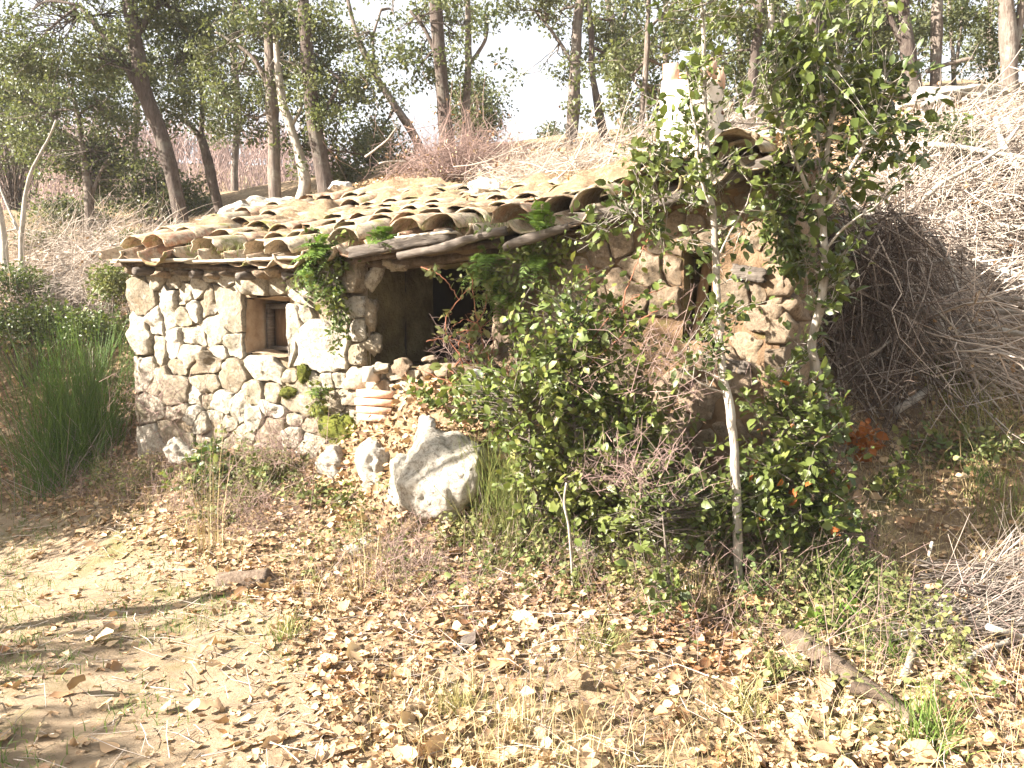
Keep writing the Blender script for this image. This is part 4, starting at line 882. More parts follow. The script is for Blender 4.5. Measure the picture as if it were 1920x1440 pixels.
# ------------------------------------------------------------------ brush piles
def brush(name, label, samp, n, dirf, lr=(.5, 1.5), lift=.25, rad=(.0032, .008), big=8, m='twig', group='heaps of cut brushwood', cat='brush pile', side=2, curl=.17, leafy=260):
    b = samp(n); dr = dirf(b); ln = rng.uniform(*lr, len(b)); K = 7; s = np.linspace(0, 1, K)
    kink = np.cumsum(rng.normal(size=(len(b), K - 1, 3)) * curl, 1); sg = unit(dr[:, None] + kink) * (ln / (K - 1))[:, None, None]
    pts = b[:, None] - (dr * ln[:, None] * .3)[:, None] + np.concatenate([np.zeros((len(b), 1, 3)), np.cumsum(sg, 1)], 1)
    gl = g(pts[:, :, :2].reshape(-1, 2)).reshape(len(b), K); h_ = rng.random((len(b), 1)) ** 1.6 * lift + .01
    pts[:, :, 2] = np.maximum(pts[:, :, 2], gl + h_ * .6)
    root = thing(name, (*b[:, :2].mean(0), float(b[:, 2].min())), label, cat, group)
    r0 = np.clip(rad[0] * rng.lognormal(.25, .45, len(b)), rad[0] * .7, rad[1] * 1.7); mb = MB(); many_tubes(mb, pts[big:], r0[big:], r0[big:] * .4, 4)
    for q in range(side):                                     # side twigs
        j = rng.integers(1, K - 1, len(b)); a = pts[np.arange(len(b)), j]; d2 = unit(dr + rng.normal(size=dr.shape) * .8); l2 = ln * rng.uniform(.15, .5, len(b))
        many_tubes(mb, np.stack([a, a + d2 * (l2 * .5)[:, None] + rng.normal(size=a.shape) * .02, a + d2 * l2[:, None] + [0, 0, -.02]], 1), r0 * .6, r0 * .25)
    mb.build('twigs', M[m], root, kind='stuff')
    if leafy:
        j = rng.integers(0, len(b), leafy); jj = rng.integers(0, K, leafy); mb = MB(); leaves(mb, pts[j, jj] + rng.normal(size=(leafy, 3)) * .03, rnd_dirs(leafy), rnd_dirs(leafy) + [0, 0, .6], rng.uniform(.02, .06, leafy), T_lit(.3, .5), .55); mb.build('dead_leaves', M['dry_leaf'], root, kind='stuff')
    for k in range(big):
        tube(MB(), spline(pts[k], 10), np.linspace(rad[1] * 2.6, rad[1] * 1.1, 10), 6, .15, k).build('branch', M['pale_bark'], root)
    return root
def samp_px(poly_boxes, d_rng=None, lift=.2):
    """sample ground points seen inside given pixel boxes"""
    def f(n):
        out = []
        wts = np.array([(b[2] - b[0]) * (b[3] - b[1]) for b in poly_boxes], float); wts /= wts.sum()
        gridd = []
        for b in poly_boxes: gridd.append([G(x, y) for x in np.linspace(b[0], b[2], 6) for y in np.linspace(b[1], b[3], 5)])
        for k in range(n):
            bi = rng.choice(len(poly_boxes), p=wts); q = np.array(gridd[bi]).reshape(6, 5, 3); u_, v_ = rng.random() * 5, rng.random() * 4
            i, j = min(int(u_), 4), min(int(v_), 3); a, b_ = u_ - i, v_ - j
            pt = q[i, j] * (1 - a) * (1 - b_) + q[i + 1, j] * a * (1 - b_) + q[i, j + 1] * (1 - a) * b_ + q[i + 1, j + 1] * a * b_
            pt = pt.copy(); pt[2] = g1(pt[0], pt[1]) + rng.random() ** 1.5 * lift; out.append(pt)
        return np.array(out)
    return f
def dir_mix(base, sp):
    base = unit(np.array(base, float)); return lambda b: unit(base + rng.normal(size=b.shape) * sp)
brush('brush_pile', 'large pale tangle of cut branches covering the bank on the right', samp_px([(1660, 330, 1920, 470), (1690, 300, 1960, 420), (1740, 440, 1940, 560), (1640, 400, 1760, 520), (1710, 540, 1820, 720)], lift=.35), 1400, dir_mix((.75, -.5, -.5), .5), (.4, 1.5), .45, rad=(.0045, .013), big=50, side=4, leafy=900)
brush('brush_pile', 'thin dry brush scattered below the rock ledge at upper right', samp_px([(1720, 205, 1940, 330)], lift=.12), 600, dir_mix((.7, .2, -.3), .6), (.3, .9), .2, big=5)
brush('brush_pile', 'reddish brown heap of twigs on the slope behind the middle of the roof', lambda n: (lambda c: c + np.column_stack([rng.normal(size=n) * .36, rng.normal(size=n) * .3, np.abs(rng.normal(size=n)) * .22]))(np.array([*P(850, 330, 9.2)[:2], g1(*P(850, 330, 9.2)[:2])])), 700, dir_mix((.1, 0, .25), .8), (.3, .9), .5, rad=(.002, .005), m='bare', big=6)
def roof_back(n):
    s = rng.uniform(1.9, WLEN - .5, n); t_ = LB(s) + rng.uniform(-.35, .9, n); q = (A2[:, None] + U2[:, None] * s + N2[:, None] * t_).T
    z = np.maximum(g(q), np.array([roofz(a, min(b, LB(a))) + .07 for a, b in zip(s, t_)])); return np.column_stack([q, z + rng.random(n) ** 1.5 * .22])
brush('brush_pile', 'pale brushwood spread along the upper edge of the roof', roof_back, 1100, dir_mix((.8, -.25, .12), .5), (.3, 1.0), .1, rad=(.002, .0045), big=8)
brush('brush_pile', 'grey bundle of cut branches lying at the lower right edge', samp_px([(1740, 1140, 1960, 1220), (1800, 1090, 1980, 1160)], lift=.12), 520, dir_mix((.9, .25, .0), .16), (.5, 1.3), .16, rad=(.0022, .006), big=14, curl=.07, m='grey_twig')
brush('brush_pile', 'scattered branches on the bank left of the hut', samp_px([(0, 500, 220, 580), (100, 470, 260, 520), (0, 540, 220, 640), (0, 445, 330, 500)], lift=.25), 900, dir_mix((.8, 0, .15), .6), (.4, 1.5), .3, rad=(.003, .008), big=10)
# dark curtain of roots and brush hanging in the hollow beside the hut
n = 1000; K = 6; s = np.linspace(0, 1, K); hp = np.column_stack([rng.uniform(1550, 1725, n), 400 + 380 * rng.random(n) ** 1.2])
top = np.array([P(a, b, 5.05 + rng.uniform(-.1, .55) + (a - 1570) * .0012) for a, b in hp]); ln = rng.uniform(.25, .95, n)
dd_ = unit(rng.normal(size=(n, 3)) * [.65, .35, .55] + [-.05, -.1, -.45]); pts = top[:, None] + s[None, :, None] * (dd_ * ln[:, None])[:, None] + np.sin(s * pi * rng.uniform(.7, 2.2, (n, 1)))[:, :, None] * (rng.normal(size=(n, 3)) * .16 * ln[:, None])[:, None] - (s ** 2)[None, :, None] * np.array([0, 0, .25])
gl = g(pts[:, :, :2].reshape(-1, 2)).reshape(n, K); pts[:, :, 2] = np.maximum(pts[:, :, 2], gl + .01)
root = thing('brush_pile', (*pts[:, :, :2].mean((0, 1)), float(pts[:, :, 2].min())), 'dark curtain of brush hanging into the hollow beside the right hut wall', 'brush pile', 'heaps of cut brushwood')
mb = MB(); many_tubes(mb, pts[14:], rng.uniform(.0018, .006, n - 14), .001, 4)
for q in range(3):
    j = rng.integers(1, K - 1, n); a = pts[np.arange(n), j]; d2 = unit(rng.normal(size=(n, 3)) + [0, -.2, -.5]); l2 = rng.uniform(.08, .3, n)
    many_tubes(mb, np.stack([a, a + d2 * (l2 * .5)[:, None], a + d2 * l2[:, None] + rng.normal(size=a.shape) * .03], 1), .002, .0008)
mb.build('twigs', M['shaded_twig'], root, kind='stuff')
j = rng.integers(0, n, 170); many_tubes(mb := MB(), pts[j] + [0, -.06, 0], rng.uniform(.003, .006, 170), .0015, 4); mb.build('pale_twigs', M['twig'], root, kind='stuff')
for k in range(14): tube(MB(), spline(pts[k], 10), np.linspace(.010, .004, 10), 6, .15, k).build('branch', M['pale_bark'], root)

# single fallen branches and logs
def limb(name, label, pts, r0, r1, m, cat='branch', subs=(), sides=10, wob=.18, group=None):
    c = spline(pts, 22); o = thing(name, c[0], label, cat, group); tube(MB(), c, np.linspace(r0, r1, 22), sides, wob, len(label)).build('stem', M[m], o)
    for p in subs: tube(MB(), spline(p, 12), np.linspace(r1 * .8, r1 * .3, 12), 6, .15, 4).build('side_branch', M[m], o)
    return o
def gp(px, py, h=0.0): q = G(px, py); return q + [0, 0, h]
limb('fallen_log', 'brown fallen log lying in the leaves at lower right', [gp(1478, 1205, .03), gp(1540, 1250, .04), gp(1620, 1310, .04), gp(1715, 1375, .035)], .055, .04, 'dead_log', 'log', subs=[[gp(1600, 1318, .06), gp(1650, 1335, .07), gp(1690, 1352, .05)]])
limb('dead_branch', 'thick pale dead limb leaning on the leafy bank at right', [P(1680, 770, 5.0), P(1745, 728, 5.15), P(1800, 682, 5.3), P(1870, 605, 5.6)], .028, .034, 'pale_bark')
limb('dead_branch', 'bare bleached branch standing out of the brush at the right edge', [P(1867, 220, 7.0), P(1880, 270, 6.9), P(1905, 310, 6.8), P(1960, 400, 6.6)], .022, .03, 'pale_bark', subs=[[P(1885, 275, 6.9), P(1900, 250, 6.9), P(1912, 235, 6.9)]])
limb('dead_branch', 'pale knobbly stick in the grass right of the fallen log', [gp(1690, 1290, .02), gp(1705, 1260, .05), gp(1720, 1225, .09)], .016, .012, 'pale_bark')
limb('dead_branch', 'grey forked branch curving out of the brush at lower right', [gp(1960, 1215, .08), gp(1880, 1235, .07), gp(1830, 1250, .06), gp(1790, 1275, .03)], .017, .009, 'pale_bark', subs=[[gp(1870, 1238, .07), gp(1855, 1270, .04), gp(1850, 1290, .02)]])
limb('dead_branch', 'thin upright dead stick below the thorny shrub in the middle', [gp(1075, 1110, .0), P(1068, 1000, 3.9), P(1058, 945, 3.9), P(1062, 905, 3.9)], .008, .005, 'pale_bark', subs=[[P(1062, 960, 3.9), P(1050, 930, 3.9), P(1040, 915, 3.9)]])
limb('dead_branch', 'small crooked pale twig standing at the right above the brush bundle', [gp(1738, 1075, .0), P(1740, 1050, 3.9), P(1748, 1015, 3.9)], .010, .007, 'pale_bark')
limb('dead_branch', 'horizontal pale branch hung between trunks above the rock ledge', [P(1735, 135, 9.2), P(1770, 122, 9.1), P(1825, 108, 9.0)], .03, .018, 'bark')
# cut piece of timber and old stump in the leaves
mb = MB(); a = gp(412, 1096, .005); b = gp(506, 1086, .01); tube(mb, spline([a, (a + b) / 2, b], 12), np.linspace(.055, .05, 12), 10, .3, 4)
tag(mb.build('timber_block', M['dead_log']), 'old split block of timber half covered by leaves', 'timber')
tag(rock(MB(), gp(690, 1020, -.03), (.16, .12, .08), 61, 4, .25).build('rock', M['boulder']), 'pale crumbly rock among the leaves in front of the boulders', 'rock')
tag(rock(MB(), gp(1100, 1040, .02), (.11, .09, .08), 62, 4, .2).build('rock', M['boulder']), 'grey rock half hidden in grass under the central thicket', 'rock')
mb = MB(); c = gp(870, 1222, .035); q = []
for i in range(10):
    for j in range(7): a = -1.1 + 2.2 * j / 6; q.append(c + np.array([.012 * sin(i) + (i / 9 - .5) * .10, .05 * sin(a), .05 * cos(a) - .02 + (i / 9 - .5) * .09]))
q = np.array(q); ii = np.arange(70).reshape(10, 7); mb.add(np.concatenate([q, q * 1.0 - [0, .004, .012]]), [np.stack([ii[:-1, :-1], ii[1:, :-1], ii[1:, 1:], ii[:-1, 1:]], -1).reshape(-1, 4), np.stack([ii[:-1, :-1], ii[:-1, 1:], ii[1:, 1:], ii[1:, :-1]], -1).reshape(-1, 4) + 70])
tag(mb.build('bark_piece', M['dark_bark']), 'curled black piece of bark lying in the leaves', 'bark')

# ------------------------------------------------------------------ leaf litter
n = 116000; lx = rng.uniform(-6.0, 5.0, n); ly = 1.9 + 8.5 * rng.random(n) ** 1.5; lxy = np.column_stack([lx, ly])
psd = path_sd(lxy); fad = np.where(psd > 0, np.exp(-psd / .2) * .75 + .15 + .4 * smooth(.9, 1.5, psd), 1.0) * (.30 + .70 * smooth(-.5, .35, fbm(np.column_stack([lxy, lx * 0]) * 1.1, 41)))
vis = np.abs(lx) < ly * .72 + .3
keep = (rng.random(n) < fad) & ~inhut(lxy, .0) & vis; lxy = lxy[keep]; n = len(lxy)
hz_ = np.abs(rng.normal(size=n)) * .018 * np.where(path_sd(lxy) > 0, .35, 1) + .006
pos = np.column_stack([lxy, g(lxy) + hz_]); nrm = unit(gn(lxy) + rng.normal(size=(n, 3)) * .38); ax = rnd_dirs(n) * [1, 1, .2]
size = np.clip(rng.lognormal(math.log(.034), .42, n), .015, .085)
LT = [T_long(.08, .25), T_long(-.14, .35), T_long(.2, .12), T_long(-.06, -.25), T_oval(.28, .2), T_long(.22, .4)]
def T_oak(curl, fold, wid=1.0):
    v = []; f = []
    for k, (y, w_) in enumerate(zip([0, .12, .28, .42, .58, .72, .88, 1.0], [.04, .22, .46, .28, .60, .34, .42, .06])):
        z = curl * (4 * (y - .5) ** 2 - .5); w_ *= wid; v += [[-w_, y, z + fold * w_ * (1 + .7 * sin(k * 2.1))], [0, y, z], [w_, y + .04, z + fold * w_ * (1 - .8 * sin(k * 1.7 + 1))]]
    for k in range(7):
        a = k * 3; f += [[a, a + 1, a + 4, a + 3], [a + 1, a + 2, a + 5, a + 4]]
    return np.array(v), np.array(f)
LT[1] = T_oak(-.15, .35); LT[3] = T_oak(.2, -.3, 1.15); LT[5] = T_oak(.25, .45)
LF = [T_lit(.08, .2), T_oak(-.12, .3), T_lit(.25, .4, .8), T_lit(.15, .5, 1.1), T_lit(.12, .35, 1.25), T_lit(.05, .1, 1.2)]
big_ = rng.random(n) < .012; size = np.where(big_ & (lxy[:, 1] < 4.2), rng.uniform(.09, .14, n), size)
order = np.argsort(np.linalg.norm(pos[:, :2], axis=1) / size); close = order[:300]; rest = order[300:]
lm = []
for k, t_ in enumerate(LT):
    mb = MB(); leaves(mb, np.zeros((1, 3)), np.array([[0, 1., 0]]), np.array([[0, 0, 1.]]), 1.0, t_, .55 if k != 4 else .7); me = mb.mesh('fallen_leaf', M['dry_leaf']); lm.append(me)
for k in close:
    y = unit(ax[k]); z = unit(nrm[k] - (nrm[k] @ y) * y); x = np.cross(y, z)
    o = link('fallen_leaf', lm[k % 6], pos[k] + [0, 0, .01], ground, rot=Matrix(((x[0], y[0], z[0]), (x[1], y[1], z[1]), (x[2], y[2], z[2]))).to_euler()); s_ = float(size[k]); o.scale = (s_, s_, s_)
mb = MB()
for k, t_ in enumerate(LF):
    q = rest[k::6]; leaves(mb, pos[q], ax[q], nrm[q], size[q], t_, .55 if k != 4 else .75)
q = MND[rng.integers(0, len(MND), 3800)] + rng.normal(size=(3800, 3)) * .02; leaves(mb, q + [0, 0, .012], rnd_dirs(3800) * [1, 1, .4], unit(rng.normal(size=(3800, 3)) * .5 + [-.2, -.5, .8]), rng.uniform(.03, .065, 3800), LF[0], .6)
mb.build('leaf_litter', M['dry_leaf'], kind='stuff')
# dead leaves and moss caught on the roof
n = 5200; s = rng.uniform(.3, WLEN, n); t_ = rng.uniform(.1, 1, n) ** .75 * LB(s); q = (A2[:, None] + U2[:, None] * s + N2[:, None] * t_).T
zz = np.array([roofz(a, b) for a, b in zip(s, t_)]) + rng.uniform(.03, .085, n)
mb = MB(); leaves(mb, np.column_stack([q, zz]), rnd_dirs(n) * [1, 1, .3], unit(rng.normal(size=(n, 3)) * .4 + [-.1, -.3, 1]), rng.uniform(.025, .07, n), T_lit(.2, .4), .55); mb.build('roof_leaves', M['dry_leaf'], HUT, kind='stuff')
# twigs on the ground
n = 3600; q = np.column_stack([rng.uniform(-4, 4, n), rng.uniform(2.0, 6.5, n)]); q = q[~inhut(q, .05)]; n = len(q); a = rnd_dirs(n) * [1, 1, .12]; ln = rng.uniform(.05, .35, n); b = np.column_stack([q, g(q) + rng.uniform(.01, .05, n)])
mb = MB(); many_tubes(mb, np.stack([b, b + a * (ln * .5)[:, None] + rng.normal(size=(n, 3)) * .012, b + a * ln[:, None]], 1), rng.uniform(.001, .003, n), .0008); mb.build('fallen_twigs', M['twig'], kind='stuff')

# ------------------------------------------------------------------ grasses
def blades(mb, base, h, lean, w_=.004, K=4):
    """curved tapering blades"""
    N_ = len(base); s = np.linspace(0, 1, K); d = np.column_stack([lean, np.zeros(N_)])
    c = base[:, None] + s[None, :, None] * np.array([0, 0, 1.]) * np.reshape(h, (-1, 1, 1)) + (s ** 2)[None, :, None] * d[:, None] - (s ** 2)[None, :, None] * np.array([0, 0, 1.]) * (np.linalg.norm(lean, axis=1) * .35)[:, None, None]
    sd_ = unit(np.column_stack([rng.normal(size=(N_, 2)), np.zeros(N_)])); ww = np.reshape(w_, (-1, 1)) * (1 - s[None] * .92)
    L_ = c - sd_[:, None] * ww[:, :, None]; R_ = c + sd_[:, None] * ww[:, :, None]; v = np.stack([L_, R_], 2).reshape(-1, 3)
    b = (np.arange(N_) * K * 2)[:, None] + np.arange(K - 1)[None] * 2; mb.add(v, np.stack([b, b + 1, b + 3, b + 2], -1).reshape(-1, 4)); return mb
def tuft(name, label, px, py, n, h, r, lean, m, w_=.004, group=None, cat='grass tuft', p=None):
    c = G(px, py) if p is None else p; xy = c[:2] + rng.normal(size=(n, 2)) * r * .5; b = np.column_stack([xy, g(xy) - .01])
    le = (xy - c[:2]) / max(r, .01) * lean * .6 + rng.normal(size=(n, 2)) * lean * .5
    return tag(blades(MB(), b, h * rng.uniform(.5, 1.1, n), le, w_ * rng.uniform(.6, 1.2, n)).build(name, M[m], flat=False), label, cat, group)
# scattered grass
n = 16000; q = np.column_stack([rng.uniform(-4.5, 4.5, n), 2.0 + 5.5 * rng.random(n)])
dn = smooth(.0, .55, fbm(np.column_stack([q, q[:, 0] * 0]) * .9, 77)); q = q[(rng.random(n) < dn) & ~inhut(q, .05) & (path_sd(q) < .1)]
h_ = rng.uniform(.04, .16, len(q)); blades_mb = blades(MB(), np.column_stack([q, g(q)]), h_, rng.normal(size=(len(q), 2)) * .07, .0025); blades_mb.build('grass', M['grass'], kind='stuff')
n = 30000; q = np.column_stack([rng.uniform(-4.2, .2, n), 1.9 + 4.8 * rng.random(n)]); ps = path_sd(q); dn = smooth(-.25, .35, fbm(np.column_stack([q, q[:, 0] * 0]) * 1.3, 79) + smooth(.4, 1.1, ps) * .6 - .15)
q = q[(rng.random(n) < dn) & (ps > .05)]; blades(MB(), np.column_stack([q, g(q)]), rng.uniform(.02, .085, len(q)), rng.normal(size=(len(q), 2)) * .04, .0028).build('track_grass', M['green_grass'], kind='stuff')
n = 20000; q = np.column_stack([rng.uniform(-3.6, 3.6, n), 2.2 + 4.2 * rng.random(n)]); dn = smooth(-.1, .6, fbm(np.column_stack([q, q[:, 0] * 0]) * 1.2, 83)); q = q[(rng.random(n) < dn) & ~inhut(q, .05) & (path_sd(q) < -.1)]
blades(MB(), np.column_stack([q, g(q)]), rng.uniform(.08, .3, len(q)), rng.normal(size=(len(q), 2)) * .14, .0019).build('dry_grass', M['dry_grass'], kind='stuff')
GT = 'green grass tufts among the dead leaves'
tuft('grass_tuft', 'grass tuft near the bottom edge in the middle of the leaves', 870, 1335, 150, .13, .09, .09, 'grass', group=GT)
tuft('grass_tuft', 'bright green grass tuft left of the lower right corner', 1740, 1395, 170, .2, .10, .14, 'green_grass', group=GT)
tuft('grass_tuft', 'green grass tuft just beyond the fallen log', 1655, 1235, 160, .17, .12, .12, 'green_grass', group=GT)
tuft('grass_tuft', 'grass tuft in the leaves left of the log end', 1400, 1340, 110, .14, .08, .10, 'grass', group=GT)
tuft('grass_tuft', 'pale grass tuft below the central thicket', 1120, 1215, 150, .14, .13, .12, 'grass', group=GT)
tuft('grass_tuft', 'tall green grass in front of the right thicket', 1560, 1110, 220, .30, .14, .16, 'green_grass', group=GT)
tuft('grass_tuft', 'grass tuft at the edge of the track', 540, 1195, 120, .13, .10, .09, 'grass', group=GT)
tuft('grass_tuft', 'fresh grass at the foot of the big boulder', 765, 985, 200, .12, .16, .09, 'green_grass', group=GT)
tuft('grass_tuft', 'yellow-green grass on the right bank beside the dead limb', 1830, 790, 300, .26, .26, .2, 'grass', group=GT)
tuft('grass_tuft', 'feathery green grass on the bank below the brush tangle', 1760, 690, 260, .28, .22, .22, 'rush', group=GT)
tuft('grass_tuft', 'yellowish grass at the right edge above the brush bundle', 1880, 950, 260, .2, .24, .16, 'rush', group=GT)
tuft('dry_grass_stalks', 'tall dry stalks standing in front of the left part of the wall', 395, 1035, 14, .95, .10, .14, 'dry_grass', .0035, cat='dry stalks')
tuft('dry_grass_stalks', 'dry stalks in the leaves below the middle of the wall', 690, 1105, 16, .6, .12, .10, 'dry_grass', .003, cat='dry stalks')
tuft('dry_grass_stalks', 'dry stalks standing near the bottom right of the middle', 990, 1365, 22, .38, .07, .07, 'dry_grass', .0028, cat='dry stalks')
tuft('dry_grass_stalks', 'dry bent straw at the foot of the slim left sapling', 1320, 1130, 90, .35, .14, .2, 'dry_grass', .0025, cat='dry stalks')
tuft('dry_grass_stalks', 'reddish dry grass clump right of the right thicket', 1640, 1070, 160, .32, .16, .2, 'dry_grass', .0022, cat='dry stalks')
# low mixed growth along the foot of the wall and under the thickets
n = 1500; q = np.concatenate([np.column_stack([rng.uniform(-3.4, -.3, n), 0 * np.zeros(n)]), np.column_stack([rng.uniform(-.3, 1.9, n), np.zeros(n)])])
wl = A2[1] + (q[:, 0] - A2[0]) * (U2[1] / U2[0]); q[:, 1] = wl - .12 - np.abs(rng.normal(size=len(q))) * .42; q = q[(fbm(np.column_stack([q, q[:, 0] * 0]) * 1.7, 91) > -.15) & (path_sd(q) < -.2)]; n = len(q)
b = np.column_stack([q, g(q)]); tp = b + np.column_stack([rng.normal(size=(n, 2)) * .06, rng.uniform(.05, .26, n)]); mb = MB(); many_tubes(mb, np.stack([b, (b + tp) / 2 + rng.normal(size=(n, 3)) * .015, tp], 1), .0016, .0007)
u_ = rng.random((n, 7, 1)) ** .6; pos = (b[:, None] * (1 - u_) + tp[:, None] * u_).reshape(-1, 3); ax = rnd_dirs(n * 7) * [1, 1, .5]; pos = pos + ax * .015
leaves(mb, pos, ax, unit(rng.normal(size=(n * 7, 3)) * .6 + [-.2, -.2, 1]), rng.uniform(.016, .038, n * 7), T_oval(), .65); mb.build('undergrowth', M['weed_leaf'], kind='stuff')
n = 2600; q = np.column_stack([rng.uniform(-3.6, 3.2, n), np.zeros(n)]); wl = A2[1] + (q[:, 0] - A2[0]) * (U2[1] / U2[0]); q[:, 1] = wl - .1 - np.abs(rng.normal(size=n)) * .7
q = q[(fbm(np.column_stack([q, q[:, 0] * 0]) * 1.5, 93) > -.1) & (path_sd(q) < -.1)]; n = len(q); b = np.column_stack([q, g(q)]); d = np.column_stack([rng.normal(size=(n, 2)) * .6, np.ones(n)]); ln = rng.uniform(.08, .38, n)
many_tubes(mb := MB(), np.stack([b, b + d * (ln * .5)[:, None] + rng.normal(size=(n, 3)) * .02, b + d * ln[:, None] + rng.normal(size=(n, 3)) * .03], 1), .0017, .0008)
for _ in range(2): a = b + d * (ln * rng.uniform(.3, .9, n))[:, None]; d2 = rnd_dirs(n); many_tubes(mb, np.stack([a, a + d2 * .04, a + d2 * .08 + rng.normal(size=a.shape) * .015], 1), .0011, .0006)
mb.build('dry_weeds', M['bare'], kind='stuff')
# broom and rush clumps
def broom(name, label, p, n, h, r, m, cat='broom bush', rad=.0028, spread=.45):
    root = thing(name, p, label, cat); b = p + np.column_stack([rng.normal(size=(n, 2)) * r * .34, np.zeros(n)]); b[:, 2] = g(b[:, :2]) - .02
    d = np.column_stack([rng.normal(size=(n, 2)) * spread, np.ones(n)]); hh = h * rng.uniform(.3, 1.1, n); K = 5; s = np.linspace(0, 1, K)
    pts = b[:, None] + s[None, :, None] * d[:, None] * hh[:, None, None] + ((s ** 2)[None, :, None] * rng.normal(size=(n, 1, 3)) * [.10, .10, .03]) - (s ** 2)[None, :, None] * np.array([0, 0, .12]) * (np.linalg.norm(d[:, :2], axis=1) * hh)[:, None, None]
    mb = MB(); many_tubes(mb, pts, rad, rad * .35)
    for q in range(4):
        j = rng.integers(1, 4, n); a = pts[np.arange(n), j]; d2 = unit(d + rng.normal(size=d.shape) * .22); l2 = hh * rng.uniform(.15, .4, n)
        many_tubes(mb, np.stack([a, a + d2 * (l2 * .5)[:, None], a + d2 * l2[:, None] + [0, 0, .01]], 1), rad * .7, rad * .3)
    mb.build('stems', M[m], root); mb = MB(); k = n // 5; d3 = d[:k] + rng.normal(size=(k, 3)) * [.5, .5, .1]; p3 = b[:k, None] + s[None, :, None] * (d3 * hh[:k, None] * .55)[:, None] + np.sin(s * 3)[None, :, None] * rng.normal(size=(k, 1, 3)) * .05
    many_tubes(mb, p3, rad, rad * .4); mb.build('dead_stems', M['twig'], root); return root
pb = P(135, 870, 6.9); broom('broom_bush', 'dark green broom bush with upright stems beside the track at left', np.array([pb[0], pb[1], g1(pb[0], pb[1])]), 560, 1.22, .5, 'broom', spread=.27, rad=.003)
pb = gp(955, 1010); broom('broom_bush', 'upright bright green rush-like broom right of the big boulder', pb, 260, .62, .3, 'rush', spread=.2, rad=.002)
pb = gp(1210, 1010); broom('broom_bush', 'small feathery broom in the shade of the central thicket', pb, 60, .35, .2, 'rush', spread=.3, rad=.0018)

# ------------------------------------------------------------------ leafy shrubs, saplings and creepers in front of the hut
def shrub(name, label, base, blobs, n_cl, n_per, leaf, size, stems, bark='bark', cat='shrub', rad=.07, tm=None, aspect=.62, group=None, extra=None, stem_r=.005):
    """blobs: (centre, rx, ry, rz); stems: list of (pts, r0, r1)"""
    root = thing(name, base, label, cat, group); mb = MB(); nodes = []
    for pts, r0, r1 in stems:
        n = 6 * len(pts); c = spline(pts, n); c = c + .006 * np.stack([fbm(c * 9, q) for q in (1, 2, 3)], -1); tube(mb, c, np.linspace(r0, r1, n), 9, .16, len(pts)); nodes += list(c)
    vol = np.array([b[1] * b[2] * b[3] for b in blobs]) ** .7; cnt = np.maximum(3, (n_cl * vol / vol.sum()).astype(int)); cen = []
    for (c, rx, ry, rz), k in zip(blobs, cnt):
        o = rng.normal(size=(k, 3)) * .58 * [rx, ry, rz] * 1.08; cen.append(np.asarray(c) + o)
    cen = np.concatenate(cen); cen[:, 2] = np.maximum(cen[:, 2], g(cen[:, :2]) + rng.uniform(.02, .06, len(cen)))
    s, t_ = to_st(cen[:, :2]); ok_ = ~((s > -.1) & (s < WLEN + .1) & (t_ > -.03) & (cen[:, 2] < 2.2)); cen = cen[ok_] if ok_.sum() > 2 else cen
    nd = np.array(nodes) if nodes else np.array([base]); bi = np.linalg.norm(cen[:, None] - nd[None] - [0, 0, .04], axis=-1).argmin(1); st_ = nd[bi]
    m1 = (st_ + cen) / 2 + rng.normal(size=cen.shape) * .025; many_tubes(mb, np.stack([st_, m1, cen], 1), stem_r * .6, stem_r * .25)
    n = len(cen) * n_per; sp = unit(unit(cen - st_) + rng.normal(size=cen.shape) * .6 + [0, 0, .2]); ln_ = rad * rng.uniform(.8, 2.0, len(cen)) * 1.1
    many_tubes(mb, np.stack([cen - sp * ln_[:, None], cen + rng.normal(size=cen.shape) * .008, cen + sp * ln_[:, None]], 1), stem_r * .35, stem_r * .15)
    spr, lnr = np.repeat(sp, n_per, 0), np.repeat(ln_, n_per); lat = rnd_dirs(n); u_ = rng.uniform(-1, 1, (n, 1))
    pos = np.repeat(cen, n_per, 0) + spr * u_ * lnr[:, None] + lat * (.012 + rad * .12); ax = unit(lat + spr * .7 + rng.normal(size=(n, 3)) * .35); nm = unit(rng.normal(size=(n, 3)) * .8 + [-.25, -.35, .9])
    mb.build('stem', M[bark], root)
    mb = MB(); leaves(mb, pos, ax, nm, size * np.clip(rng.lognormal(-.1, .38, n), .35, 1.9), tm or T_oval(), aspect * rng.uniform(.75, 1.2, n)); mb.build('leaves', M[leaf], root)
    if extra:
        lf, k, sz = extra; j = rng.integers(0, len(pos), k); mb = MB(); leaves(mb, pos[j] + rng.normal(size=(k, 3)) * .02, ax[j], nm[j], sz * rng.uniform(.6, 1.3, k), T_oval(.5, .3), .6); mb.build('dead_leaves', M[lf], root)
    return root
def B(px, py, d, rx, ry, dep=None):
    return (P(px, py, d), rx * d / F, (dep if dep is not None else (rx + ry) * .4 * d / F), ry * d / F)
